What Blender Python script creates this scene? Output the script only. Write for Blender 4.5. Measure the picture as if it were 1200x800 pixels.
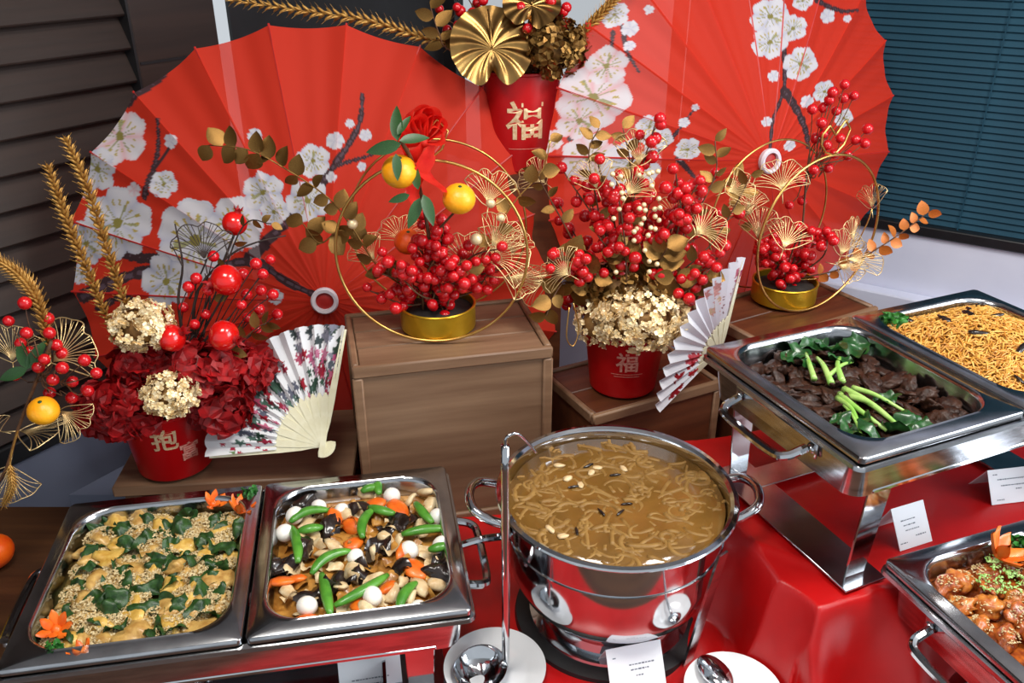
import bpy, bmesh, math, random
import numpy as np
from mathutils import Vector, Matrix

for o in list(bpy.data.objects): bpy.data.objects.remove(o)
scene = bpy.context.scene
C = scene.collection
R = math.radians
rng = np.random.default_rng(7)
random.seed(7)

# ------------------------------------------------------------------ camera, world, lights, exposure
TILT = R(26.5); EYE = np.array([0, 0, 1.02]); FOC = 1000.0      # table top is z = 0
cd = bpy.data.cameras.new('camera'); cam = bpy.data.objects.new('camera', cd); C.objects.link(cam)
cam.location = EYE; cam.rotation_euler = (math.pi/2 - TILT, 0, 0)
cd.sensor_width = 36; cd.lens = 36*FOC/1200; cd.clip_start = .05; cd.clip_end = 60
scene.camera = cam

world = bpy.data.worlds.new('world'); scene.world = world; world.use_nodes = True
bg = world.node_tree.nodes['Background']
bg.inputs['Color'].default_value = (.88, .94, 1.0, 1); bg.inputs['Strength'].default_value = .68

def area(name, loc, rot, sx, sy, power, col):
    l = bpy.data.lights.new(name, 'AREA'); l.shape = 'RECTANGLE'; l.size = sx; l.size_y = sy
    l.energy = power; l.color = col
    o = bpy.data.objects.new(name, l); C.objects.link(o); o.location = loc; o.rotation_euler = rot
    return o
# ceiling lamps (unseen area lights just under the ceiling, no panels modelled) and daylight from the window wall right of the photographer
area('ceiling_lamp_light', (-.25, .55, 1.83), (0, 0, 0), .5, .5, 20, (1, .95, .87))
area('ceiling_lamp_light', (.95, .75, 1.83), (0, 0, 0), .5, .5, 28, (1, .96, .90))
area('window_daylight', (2.3, .2, 1.15), (R(90), 0, R(95)), 1.6, 1.2, 52, (.90, .95, 1.0))

scene.view_settings.view_transform = 'Standard'; scene.view_settings.look = 'None'
scene.view_settings.gamma = 1; scene.view_settings.use_curve_mapping = False
scene.view_settings.exposure = 0.0

# ------------------------------------------------------------------ measuring helpers
RT = np.array([1., 0, 0]); UP = np.array([0, math.sin(TILT), math.cos(TILT)]); FW = np.array([0, math.cos(TILT), -math.sin(TILT)])
def ray(px, py): return FW + (px-600)/FOC*RT - (py-400)/FOC*UP
def pt(px, py, y=None, z=None, d=None):
    r = ray(px, py)
    t = d if d is not None else (y/r[1] if y is not None else (z-EYE[2])/r[2])
    return EYE + r*t
def hit(px, py, p0, n):
    r = ray(px, py); n = np.array(n, float)
    return EYE + r*(np.dot(np.array(p0)-EYE, n)/np.dot(r, n))
def nrm(v): v = np.array(v, float); return v/np.linalg.norm(v)

# ------------------------------------------------------------------ materials
def lin(h):
    h = h.lstrip('#'); c = [int(h[i:i+2], 16)/255 for i in (0, 2, 4)]
    return [x/12.92 if x <= .04045 else ((x+.055)/1.055)**2.4 for x in c]
MATS = {}
def mat(name, col, rough=.5, metal=0., col2=None, scale=30., bump=0., bscale=None, stretch=None, trans=0., coat=0., spec=.5, sss=0., detail=4., contrast=None):
    m = bpy.data.materials.new(name); m.use_nodes = True; nt = m.node_tree; N = nt.nodes; L = nt.links
    b = N['Principled BSDF']; b.inputs['Roughness'].default_value = rough; b.inputs['Metallic'].default_value = metal
    b.inputs['Coat Weight'].default_value = coat; b.inputs['Specular IOR Level'].default_value = spec
    if sss: b.inputs['Subsurface Weight'].default_value = sss; b.inputs['Subsurface Radius'].default_value = (.01, .004, .002); b.inputs['Subsurface Scale'].default_value = .5
    c = lin(col)+[1]; b.inputs['Base Color'].default_value = c
    tc = N.new('ShaderNodeTexCoord'); mp = N.new('ShaderNodeMapping'); L.new(tc.outputs['Object'], mp.inputs['Vector'])
    if stretch: mp.inputs['Scale'].default_value = stretch
    if col2:
        nz = N.new('ShaderNodeTexNoise'); nz.inputs['Scale'].default_value = scale; nz.inputs['Detail'].default_value = detail
        L.new(mp.outputs['Vector'], nz.inputs['Vector'])
        rp = N.new('ShaderNodeValToRGB'); lo, hi = contrast or (.35, .65)
        rp.color_ramp.elements[0].position = lo; rp.color_ramp.elements[1].position = hi
        rp.color_ramp.elements[0].color = c; rp.color_ramp.elements[1].color = lin(col2)+[1]
        L.new(nz.outputs['Fac'], rp.inputs['Fac']); L.new(rp.outputs['Color'], b.inputs['Base Color'])
    if bump:
        n2 = N.new('ShaderNodeTexNoise'); n2.inputs['Scale'].default_value = bscale or scale; n2.inputs['Detail'].default_value = 5
        L.new(mp.outputs['Vector'], n2.inputs['Vector'])
        bp = N.new('ShaderNodeBump'); bp.inputs['Strength'].default_value = bump; bp.inputs['Distance'].default_value = .002
        L.new(n2.outputs['Fac'], bp.inputs['Height']); L.new(bp.outputs['Normal'], b.inputs['Normal'])
    if trans:
        out = N['Material Output']; t = N.new('ShaderNodeBsdfTranslucent'); t.inputs['Color'].default_value = c
        mx = N.new('ShaderNodeMixShader'); mx.inputs[0].default_value = trans
        if col2: L.new(rp.outputs['Color'], t.inputs['Color'])
        L.new(b.outputs[0], mx.inputs[1]); L.new(t.outputs[0], mx.inputs[2]); L.new(mx.outputs[0], out.inputs['Surface'])
    MATS[name] = m
    return m
def print_mat(name, attr, rough=.6, trans=.3, clear=0., bump=.1):
    """fabric or paper whose printed design sits in a colour attribute"""
    m = bpy.data.materials.new(name); m.use_nodes = True; nt = m.node_tree; N = nt.nodes; L = nt.links
    b = N['Principled BSDF']; b.inputs['Roughness'].default_value = rough
    b.inputs['Specular IOR Level'].default_value = .2
    a = N.new('ShaderNodeAttribute'); a.attribute_name = attr
    L.new(a.outputs['Color'], b.inputs['Base Color'])
    nz = N.new('ShaderNodeTexNoise'); nz.inputs['Scale'].default_value = 300; bp = N.new('ShaderNodeBump')
    bp.inputs['Strength'].default_value = bump; bp.inputs['Distance'].default_value = .001
    L.new(nz.outputs['Fac'], bp.inputs['Height']); L.new(bp.outputs['Normal'], b.inputs['Normal'])
    t = N.new('ShaderNodeBsdfTranslucent'); L.new(a.outputs['Color'], t.inputs['Color'])
    mx = N.new('ShaderNodeMixShader'); mx.inputs[0].default_value = trans
    L.new(b.outputs[0], mx.inputs[1]); L.new(t.outputs[0], mx.inputs[2]); last = mx
    if clear:
        tr = N.new('ShaderNodeBsdfTransparent'); tr.inputs['Color'].default_value = (1, .75, .72, 1)
        m2 = N.new('ShaderNodeMixShader'); m2.inputs[0].default_value = clear
        L.new(mx.outputs[0], m2.inputs[1]); L.new(tr.outputs[0], m2.inputs[2]); last = m2
    L.new(last.outputs[0], N['Material Output'].inputs['Surface'])
    MATS[name] = m
    return m
def wood(name, c1, c2, rough=.5, sx=1, sy=14, sz=14, scale=3.):
    return mat(name, c1, rough, col2=c2, scale=scale, stretch=(sx, sy, sz), bump=.25, bscale=scale*2, detail=8, contrast=(.3, .72))

steel = mat('brushed_steel', '#c6c8cc', .17, 1., col2='#a6a8ac', scale=18, stretch=(1, 1, 6))
steel_dark = mat('worn_steel', '#8f9296', .3, 1., col2='#74777c', scale=25)
polished = mat('polished_steel', '#d3d6da', .09, 1., col2='#bfc2c6', scale=12)
gold_wire = mat('gold_wire', '#dbb36a', .3, 1., col2='#c89a50', scale=40)
gold_lace = mat('pale_gold_wire', '#ecd3a2', .35, .75, col2='#dcbc80', scale=40)
gold_leaf = mat('gold_leaf', '#94703a', .38, .8, col2='#6a4a22', scale=60, bump=.2)
gold_pale = mat('pale_gold_petal', '#e0bf82', .4, .35, col2='#f7e8c4', scale=120)
gold_foil = mat('gold_foil', '#b08a50', .28, 1., col2='#86643a', scale=22, bump=.25, bscale=30)
gold_straw = mat('gilded_straw', '#9a6b2c', .45, .5, col2='#c79a50', scale=90)
tin_yellow = mat('yellow_gold_tin', '#c9a22a', .32, .75, col2='#b08a1c', scale=20)
berry_red = mat('berry_red', '#d0101a', .25, col2='#b00812', scale=60, coat=.3)
pom_red = mat('pomegranate_red', '#d9140f', .2, col2='#b80a0c', scale=25, coat=.5)
petal_red = mat('petal_red', '#b50b12', .55, col2='#7d060c', scale=70, trans=.2)
bucket_red = mat('bucket_red', '#b4060c', .33, col2='#a00509', scale=8)
ribbon_red = mat('sheer_red_ribbon', '#e3201a', .5, col2='#f03a2a', scale=40, trans=.5)
mandarin = mat('mandarin_peel', '#f59a0c', .38, col2='#f7b01c', scale=30, bump=.3, bscale=180)
orange_peel = mat('orange_peel', '#e8480c', .38, col2='#f0660f', scale=30, bump=.3, bscale=150)
leaf_green = mat('dark_green_leaf', '#1f3d1c', .4, col2='#2c5426', scale=50)
branch_dark = mat('dark_branch', '#241a18', .7, col2='#3a2a24', scale=60)
stem_brown = mat('brown_stem', '#4a2c1a', .7, col2='#6a4527', scale=60)
soil_dark = mat('dark_foam', '#1d1a18', .9, col2='#2d2824', scale=80, bump=.5)
crate_wood = wood('crate_wood', '#664a36', '#84674f', .5)
crate_trim = wood('crate_trim_wood', '#6a4d38', '#896a50', .5)
box_wood = wood('box_wood', '#4a2716', '#66381f', .45)
table_wood = wood('table_wood', '#3a2417', '#54351f', .4)
louvre_wood = wood('louvre_wood', '#261914', '#35241d', .6, scale=2.5)
black_paint = mat('black_paint', '#141416', .5, col2='#1c1c1f', scale=10)
wall_grey = mat('wall_grey', '#646b80', .7, col2='#6c7388', scale=6, bump=.05)
wall_white = mat('wall_white', '#cfd3e4', .6, col2='#c6cadd', scale=6, bump=.05)
blind_teal = mat('blind_teal', '#143848', .65, col2='#1a4254', scale=4, spec=.2)
frame_black = mat('frame_black', '#0e1013', .4, col2='#16181c', scale=12)
floor_grey = mat('floor_grey', '#4b4a4c', .5, col2='#5a595b', scale=4)
ceil_white = mat('ceiling_white', '#d8d8d6', .8, col2='#d2d2d0', scale=5)
china = mat('white_china', '#eef0f2', .12, col2='#e8eaee', scale=5, coat=.3)
card_white = mat('white_card', '#eef3f8', .6, col2='#e9eef5', scale=8)
ink_grey = mat('grey_ink', '#6f7884', .7, col2='#7b8490', scale=300)
print_gold = mat('gold_print', '#e0b98a', .4, .35, col2='#f0d8b0', scale=200)
print_pink = mat('pale_print', '#c97a6a', .5, col2='#d89a88', scale=200)
rubber_black = mat('black_rubber', '#101012', .5, col2='#17171a', scale=30)

# ------------------------------------------------------------------ shapes: every shape is (verts, faces)
class MB:
    def __init__(s): s.v = []; s.f = []; s.n = 0; s.c = []
    def add(s, VF, M=None, col=None):
        V, F = VF; V = np.asarray(V, float).reshape(-1, 3)
        if M is not None: M = np.array(M); V = V @ M[:3, :3].T + M[:3, 3]
        s.v.append(V); n = s.n; s.f.extend([tuple(i+n for i in f) for f in F]); s.n += len(V)
        if col is not None: s.c.append(np.tile(col, (len(V), 1)))
        return s
    def mesh(s, name, m, smooth=40):
        me = bpy.data.meshes.new(name)
        me.from_pydata(np.concatenate(s.v), [], s.f)
        if m: me.materials.append(m)
        if smooth is not None:
            me.shade_smooth()
            if smooth < 180: me.set_sharp_from_angle(angle=R(smooth))
        if s.c:
            a = me.color_attributes.new('print', 'FLOAT_COLOR', 'POINT')
            a.data.foreach_set('color', np.c_[np.concatenate(s.c), np.ones(s.n)].ravel())
        me.update()
        return me
PRE = {}                                       # parts given in room directions are turned into the axes of a rotated thing
def link(name, me, parent=None, loc=(0, 0, 0), rot=None, M=None, scale=None):
    if parent is not None and parent.name in PRE:
        if M is None: M = T(*loc) @ (S(scale) if scale is not None else np.eye(4))
        M = PRE[parent.name] @ M
    o = bpy.data.objects.new(name, me); C.objects.link(o); o.parent = parent
    if M is not None: o.matrix_local = Matrix(np.array(M).tolist())
    else:
        o.location = loc
        if rot is not None: o.rotation_euler = rot
        if scale is not None: o.scale = (scale,)*3 if np.isscalar(scale) else scale
    return o
def obj(name, VF, m, parent=None, smooth=40, **k):
    mb = VF if isinstance(VF, MB) else MB().add(VF)
    return link(name, mb.mesh(name, m, smooth), parent, **k)
def tag(o, label=None, cat=None, group=None, kind=None):
    for a, b in (('label', label), ('category', cat), ('group', group), ('kind', kind)):
        if b: o[a] = b
    return o
def thing(name, label, cat, loc=(0, 0, 0), rotz=0, group=None, M=None):
    o = bpy.data.objects.new(name, None); C.objects.link(o); o.empty_display_size = .05
    if M is not None: o.matrix_local = Matrix(np.array(M).tolist())
    else: o.location = loc; o.rotation_euler = (0, 0, rotz)
    return tag(o, label, cat, group)
def struct(name, VF, m, label, parent=None, **k):
    o = obj(name, VF, m, parent, **k)
    if parent is None: tag(o, label, None, None, 'structure')
    return o
def T(x=0, y=0, z=0): M = np.eye(4); M[:3, 3] = (x, y, z); return M
def RZ(a): M = np.eye(4); c, s = math.cos(a), math.sin(a); M[:2, :2] = [[c, -s], [s, c]]; return M
def RX(a): M = np.eye(4); c, s = math.cos(a), math.sin(a); M[1:3, 1:3] = [[c, -s], [s, c]]; return M
def RY(a): M = np.eye(4); c, s = math.cos(a), math.sin(a); M[0, 0] = c; M[0, 2] = s; M[2, 0] = -s; M[2, 2] = c; return M
def S(x, y=None, z=None): return np.diag([x, x if y is None else y, x if z is None else z, 1.])
def frame(o, x, y, z): M = np.eye(4); M[:3, 0] = x; M[:3, 1] = y; M[:3, 2] = z; M[:3, 3] = o; return M
def aim(o, z, spin=0., up=(0, 0, 1)):
    """frame at o whose local z points along z"""
    z = nrm(z); u = np.array(up, float)
    if abs(np.dot(u, z)) > .98: u = np.array([0, 1., 0])
    x = nrm(np.cross(u, z)); y = np.cross(z, x)
    return frame(o, x, y, z) @ RZ(spin)
def box(sx, sy, sz, bev=0., c=(0, 0, 0), seg=1):
    bm = bmesh.new(); bmesh.ops.create_cube(bm, size=1)
    for v in bm.verts: v.co = (v.co.x*sx, v.co.y*sy, v.co.z*sz)
    if bev: bmesh.ops.bevel(bm, geom=bm.edges[:], offset=bev, segments=seg, affect='EDGES', profile=.5)
    V = np.array([v.co[:] for v in bm.verts])+np.array(c); F = [[v.index for v in f.verts] for f in bm.faces]; bm.free()
    return V, F
def prism(poly, z0, z1):
    n = len(poly); V = [(x, y, z0) for x, y in poly]+[(x, y, z1) for x, y in poly]
    F = [tuple(range(n-1, -1, -1)), tuple(range(n, 2*n))]+[(i, (i+1) % n, n+(i+1) % n, n+i) for i in range(n)]
    return V, F
def tube(P, r, n=6, closed=False, cap=True):
    P = np.asarray(P, float); k = len(P); r = np.broadcast_to(r, (k,)).astype(float)
    t = np.gradient(P, axis=0) if not closed else np.roll(P, -1, 0)-np.roll(P, 1, 0)
    t /= np.linalg.norm(t, axis=1)[:, None]+1e-12
    u = np.cross(t[0], (0, 0, 1) if abs(t[0][2]) < .9 else (1, 0, 0)); u /= np.linalg.norm(u)
    V = []
    for i in range(k):
        u = u-t[i]*np.dot(u, t[i]); u /= np.linalg.norm(u)+1e-12; w = np.cross(t[i], u)
        for j in range(n):
            a = 2*math.pi*j/n; V.append(P[i]+r[i]*(math.cos(a)*u+math.sin(a)*w))
    F = []
    for i in range(k if closed else k-1):
        a = i*n; b = ((i+1) % k)*n
        for j in range(n): F.append((a+j, a+(j+1) % n, b+(j+1) % n, b+j))
    if cap and not closed: F.append(tuple(range(n-1, -1, -1))); F.append(tuple(range((k-1)*n, k*n)))
    return V, F
def lathe(prof, n=48, closed=False):
    """profile of (radius, z), turned about z; points on the axis close the surface"""
    V = []; F = []; k = len(prof)
    for r, z in prof:
        for j in range(n): a = 2*math.pi*j/n; V.append((r*math.cos(a), r*math.sin(a), z))
    for i in range(k if closed else k-1):
        a = i*n; b = ((i+1) % k)*n
        for j in range(n): F.append((a+j, a+(j+1) % n, b+(j+1) % n, b+j))
    return V, F
def ico(sub=2):
    bm = bmesh.new(); bmesh.ops.create_icosphere(bm, subdivisions=sub, radius=1)
    V = np.array([v.co[:] for v in bm.verts]); F = [[v.index for v in f.verts] for f in bm.faces]; bm.free()
    return V, F
ICO = {k: ico(k) for k in (1, 2, 3, 4)}
def blob(rx, ry, rz, amp=.2, seed=0, sub=2, freq=2.):
    V, F = ICO[sub]; g = np.random.default_rng(seed); d = np.zeros(len(V))
    for i in range(5):
        k = g.normal(size=3)*freq*(1+.5*i); d += np.sin(V@k+g.uniform(0, 6.28))/(1+.5*i)
    return V*(1+amp*d[:, None]/2.2)*np.array([rx, ry, rz]), F
def bez(p, n=12):
    """smooth curve through the given points"""
    p = np.asarray(p, float)
    if len(p) == 2: return np.linspace(p[0], p[1], n)
    q = np.vstack([2*p[0]-p[1], p, 2*p[-1]-p[-2]]); out = []
    m = len(p)-1; per = max(2, n//m)
    for i in range(m):
        a, b, c, d = q[i:i+4]; e = i == m-1
        for t in np.linspace(0, 1, per+(1 if e else 0), endpoint=e):
            out.append(.5*((2*b)+(c-a)*t+(2*a-5*b+4*c-d)*t*t+(3*b-a-3*c+d)*t**3))
    return np.array(out)
def ribbon(P, W, th=.0):
    """flat strip along P; W = half-width vectors"""
    P = np.asarray(P); W = np.asarray(W); n = len(P)
    V = np.vstack([P-W, P+W]); F = [(i, i+1, n+i+1, n+i) for i in range(n-1)]
    return V, F
def text_mesh(name, s, size, m, extrude=.0004):
    cu = bpy.data.curves.new(name, 'FONT'); cu.body = s; cu.size = size; cu.align_x = 'CENTER'; cu.align_y = 'CENTER'; cu.extrude = extrude; cu.resolution_u = 3; cu.offset = size*.018
    o = bpy.data.objects.new(name, cu); C.objects.link(o)
    dg = bpy.context.evaluated_depsgraph_get(); me = bpy.data.meshes.new_from_object(o.evaluated_get(dg))
    bpy.data.objects.remove(o); bpy.data.curves.remove(cu)
    me.name = name; me.materials.clear(); me.materials.append(m)
    return me
def wrap_text(me, rad, taper=0.):
    """bend a flat text mesh round a vertical cylinder; text x,y -> angle,height, facing -y"""
    n = len(me.vertices); co = np.empty(n*3); me.vertices.foreach_get('co', co); co = co.reshape(-1, 3)
    a = co[:, 0]/rad; r = rad+co[:, 2]+taper*co[:, 1]
    out = np.c_[r*np.sin(a), -r*np.cos(a), co[:, 1]]
    me.vertices.foreach_set('co', out.ravel()); me.update()
    return me
# ------------------------------------------------------------------ the room: two walls meeting behind the display
LA = np.array([-1.05, 1.70, 0]); LE = np.array([.545, .839, 0]); LE /= np.linalg.norm(LE); LN = np.array([LE[1], -LE[0], 0])
RB = np.array([.95, 2.20, 0]); RE = np.array([.839, -.545, 0]); RE /= np.linalg.norm(RE); RN = np.array([RE[1], -RE[0], 0])
def lw(px, py): p = hit(px, py, LA, LN); return np.dot(p-LA, LE), p[2]
def rw(px, py): p = hit(px, py, RB, RN); return np.dot(p-RB, RE), p[2]
ML = frame(LA, LE, -LN, (0, 0, 1))     # wall coordinates: x along the wall, y into the wall, z up
MR = frame(RB, RE, -RN, (0, 0, 1))
k = np.linalg.solve(np.c_[LE[:2], -RE[:2]], (RB-LA)[:2]); S_L, S_R = k      # where the walls meet
FLOOR, CEIL = -.75, 1.90
struct('floor', box(8, 7, .06, c=(0, 1, FLOOR-.03)), floor_grey, 'grey floor under the buffet')
struct('ceiling', box(8, 4.6, .06, c=(0, 1.4, CEIL+.03)), ceil_white, 'white ceiling over the buffet')

def wbox(s0, s1, y0, y1, z0, z1, bev=.0): return box(s1-s0, y1-y0, z1-z0, bev, c=((s0+s1)/2, (y0+y1)/2, (z0+z1)/2))
zb = lw(60, 522)[1]; s_st0 = lw(152, 40)[0]; s_g0 = lw(250, 25)[0]; s_g1 = lw(270, 25)[0]
wl = tag(obj('wall_left', wbox(-1.6, S_L, .07, .12, FLOOR, zb+.01), wall_grey, M=ML), 'dark left wall with louvred wooden shutters above a grey panel', None, None, 'structure')
ch = lambda n, vf, m: obj(n, vf, m, wl)
ch('lower_panel', wbox(-1.6, S_L, .0, .07, FLOOR, zb, .004), wall_grey)
ch('backing', wbox(-1.6, s_st0+.02, .06, .08, zb, CEIL), black_paint)
ch('backing', wbox(s_g1, S_L+.08, .0, .01, zb, CEIL), black_paint)
ch('stile', wbox(s_st0, s_g0, -.012, .008, zb, CEIL, .004), louvre_wood)
ch('jamb', wbox(s_st0-.004, s_st0+.022, -.01, .07, zb, CEIL), black_paint)
ch('rail', wbox(-1.6, s_st0, -.008, .06, zb, zb+.05, .004), black_paint)
sl = MB().add(box(s_st0+1.6, .012, .083, .003)).mesh('plank', louvre_wood)
zz = zb+.09; i = 0
while zz < 1.5:
    link('plank', sl, wl, M=T((s_st0-1.6)/2, .02, zz) @ RX(R(-24)+random.uniform(-.03, .03)))
    zz += .071
for zz in np.arange(zb+.05, 1.4, .15):       # thin cover strips over the joints of the stile boards
    ch('board_joint', wbox(s_st0+.004, s_g0-.004, -.0145, -.010, zz, zz+.006), black_paint)

zw = rw(1110, 271)[1]; s_b0 = rw(800, 120)[0]
wr = tag(obj('wall_right', wbox(S_R, 2.2, 0, .05, FLOOR, zw-.02), wall_white, M=MR), 'white wall below the window on the right', None, None, 'structure')
zl = rw(1060, 341)[1]
obj('ledge', wbox(S_R+.1, 2.2, -.05, 0, FLOOR, zl, .004), wall_white, wr)
obj('wall_strip', wbox(S_R, S_R+.05, 0, .05, zw-.02, CEIL), black_paint, wr)
obj('lintel', wbox(S_R, 2.2, 0, .05, 1.62, CEIL), wall_white, wr)
w1 = tag(obj('window_1', wbox(S_R+.05, 2.2, -.012, .04, zw-.022, zw+.006, .003), frame_black, M=MR), 'black framed window with lowered teal blinds', None, None, 'structure')
obj('mullion', wbox(s_b0-.05, s_b0-.02, -.005, .04, zw, 1.62, .003), frame_black, w1)
obj('head_rail', wbox(s_b0, 2.2, -.005, .035, 1.59, 1.62, .003), frame_black, w1)
glass = bpy.data.materials.new('window_glass'); glass.use_nodes = True
gb = glass.node_tree.nodes['Principled BSDF']; gb.inputs['Transmission Weight'].default_value = 1; gb.inputs['Roughness'].default_value = .02; gb.inputs['IOR'].default_value = 1.02
gn = glass.node_tree.nodes.new('ShaderNodeTexNoise'); gr = glass.node_tree.nodes.new('ShaderNodeMapRange'); gr.inputs[3].default_value = .01; gr.inputs[4].default_value = .05
glass.node_tree.links.new(gn.outputs['Fac'], gr.inputs[0]); glass.node_tree.links.new(gr.outputs[0], gb.inputs['Roughness'])
obj('pane', wbox(S_R+.05, s_b0-.05, .02, .024, zw, 1.62), glass, w1)
obj('blackout_cloth', wbox(s_b0-.02, 2.2, .045, .048, zw, 1.62), mat('blackout_cloth', '#16303c', .8, col2='#1b3946', scale=9), w1)
bs = MB().add(box(2.2-s_b0, .0015, .0205, .0005)).mesh('blind_slat', blind_teal)
zz = zw+.016
while zz < 1.58:
    link('blind_slat', bs, w1, M=T((s_b0+2.2)/2, .02, zz) @ RX(R(-22)))
    zz += .0165
for ss in (rw(1150, 150)[0], rw(980, 120)[0]): obj('ladder_cord', wbox(ss, ss+.003, .005, .007, zw, 1.6), blind_teal, w1)

pf = bpy.data.objects['floor']
obj('plinth', prism([(-1.02, 1.60), (.05, 1.60), (.05, 2.2), (-.62, 2.2)], FLOOR, -.172), wall_grey, pf)
obj('plinth', prism([(-.07, 1.75), (.11, 1.75), (.11, 1.93), (-.07, 1.93)], FLOOR, .535), box_wood, pf)

# ------------------------------------------------------------------ tables and cloth
tb = thing('buffet_table', 'dark brown wooden buffet table under the red cloth', 'table', (.1, .8, FLOOR))
obj('table_top', box(2.7, 1.00, .04, .004, c=(0, .035, .73)), table_wood, tb)
for sx in (-1, 1):
    for sy in (-1, 1): obj('leg', box(.06, .06, .71, .004, c=(sx*1.25, .035+sy*.44, .355)), table_wood, tb)
t2 = thing('console_table', 'brown wooden table behind, holding the crates and flower buckets', 'table', (.2, 1.5, FLOOR))
obj('table_top', prism([(-.93, -.163), (.9, -.163), (.9, .20), (.3, .20), (.02, .06), (-.93, .06)], .712, .75), table_wood, t2)
for x, y in ((-.88, -.1), (-.88, .03), (.85, -.1), (.85, .15)): obj('leg', box(.05, .05, .712, .004, c=(x, y, .356)), table_wood, t2)

P0 = np.array([.412, .900]); ra = R(16); EX = np.array([math.cos(ra), math.sin(ra)]); EY = np.array([-math.sin(ra), math.cos(ra)]); RISE = .15
def cloth_z(x, y):
    u = (x-P0[0])*EX[0]+(y-P0[1])*EX[1]; v = (x-P0[0])*EY[0]+(y-P0[1])*EY[1]
    dx = np.maximum(-u, 0); dy = np.maximum(np.maximum(-v, v-.43), 0); d = np.hypot(dx, dy)
    ang = np.arctan2(dy, dx+1e-6); run = np.where(dx > dy, v, u)
    fold = .5+.5*np.sin(run*34+1.2*np.sin(run*11)+ang*5)
    w = .055+.085*fold*np.minimum(1, .35+d*6)
    w = w*(1-.5*np.exp(-((x-.40)**2+(y-.90)**2)/.10**2))
    t = np.clip(d/w, 0, 1); h = RISE*(1-t*t*(3-2*t))
    near = np.exp(-(np.maximum(d-.05, 0)/.09)**2)*(d > 0)
    wr_ = .013*near*np.clip(d/.025, 0, 1)*np.sin(run*24+d*42+1.3*np.sin(run*9))+.004*np.sin(x*17+y*9+1.5*np.sin(y*13))*np.clip(d*8, 0, 1)
    top = .0035*np.exp(-(((x*.5+y*.86)-.98-.10*np.sin(x*4))/.012)**2)*(d <= 0)+.0016*np.sin(x*23-y*31)
    return h+wr_+top+.004+.004*np.clip(d*10, 0, 1)
gx = np.arange(-.60, 1.26, .0033); gy = np.arange(.74, 1.70, .0033)
X, Y = np.meshgrid(gx, gy); Z = cloth_z(X, Y); pl_ = pt(858, 818, z=.012)
Z = np.minimum(Z, .010+3.2*np.maximum(np.hypot(X-pl_[0], Y-pl_[1])-.070, 0))      # the plate at the foot of the block presses the cloth flat
U_ = (X-P0[0])*EX[0]+(Y-P0[1])*EX[1]; V_ = (X-P0[0])*EY[0]+(Y-P0[1])*EY[1]
D_ = np.hypot(np.maximum(-U_, 0), np.maximum(np.maximum(-V_, V_-.43), 0))
ok = (Y < 1.325) | (D_ < .13); nx = len(gx)
keep = ok[:-1, :-1] & ok[1:, :-1] & ok[:-1, 1:] & ok[1:, 1:]
idx = np.argwhere(keep); a = idx[:, 0]*nx+idx[:, 1]
F = np.c_[a, a+1, a+nx+1, a+nx]; used = np.unique(F); rem = -np.ones(X.size, int); rem[used] = np.arange(len(used))
cloth_red = mat('red_satin', '#c00a0c', .36, col2='#b2080a', scale=14, bump=.12, bscale=60, spec=.6)
tag(obj('tablecloth', (np.c_[X.ravel(), Y.ravel(), np.maximum(Z, .003).ravel()][used], rem[F].tolist()), cloth_red, smooth=180),
    'glossy red satin cloth draped over the table and a raised block', 'tablecloth')

# ------------------------------------------------------------------ paper umbrellas with printed plum blossom
def paint(P, base, blossoms, branches, seed):
    g = np.random.default_rng(seed); n = len(P)
    col = np.tile(base, (n, 1))
    BR = np.array(lin('#4a3438')); BR2 = np.array(lin('#6a5560'))
    for pts, w0, w1 in branches:
        pts = bez(np.array(pts, float), 24); m = len(pts)
        for i in range(m-1):
            p, q = pts[i], pts[i+1]; w = w0+(w1-w0)*i/m; d = q-p
            t = np.clip(((P-p)@d)/(d@d+1e-9), 0, 1); r = np.linalg.norm(P-p-t[:, None]*d, axis=1)
            k = r < w*.5*(1+.25*np.sin(i*1.7)); col[k] = BR
            k2 = r < w*.2; col[k2] = BR2
    for cx, cy, r, tone in blossoms:
        d = P-np.array([cx, cy]); rr = np.hypot(d[:, 0], d[:, 1]); near = rr < r*1.2
        if not near.any(): continue
        d = d[near]; rr = rr[near]; th = np.arctan2(d[:, 1], d[:, 0])+g.uniform(0, 6)
        pet = np.abs(np.cos(2.5*th)); edge = r*(.80+.2*pet**.6)*(1+.04*np.sin(9*th))
        inside = rr < edge; q = rr/edge
        A = np.array(lin('#f1eef3')); Bc = np.array(lin({'w': '#cfcfe2', 'p': '#f2b9bf', 'l': '#bcbfd8'}[tone]))
        c = A+(Bc-A)*np.clip(.75*(1-pet)**1.5+.35*(1-q)+.25*(q > .93), 0, 1)[:, None]
        if r > 11:
            st = (q > .16) & (q < .62) & (np.sin(th*11+3*np.sin(th*3)) > .55+.5*q)
            c[st] = np.array(lin('#a9a77a'))*(.8+.5*g.random(st.sum())[:, None])
            c[q < .15] = lin('#9a8f4a')
            dot = (np.sin(th*17) > .6) & (q > .5) & (q < .66); c[dot] = lin('#c9b25a')
        ii = np.where(near)[0][inside]; col[ii] = c[inside]
    return col
umb_mat = print_mat('printed_silk', 'print', .6, .42, .12)
rib_red = mat('rib_red', '#9c1512', .5, col2='#b5221b', scale=30)
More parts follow.
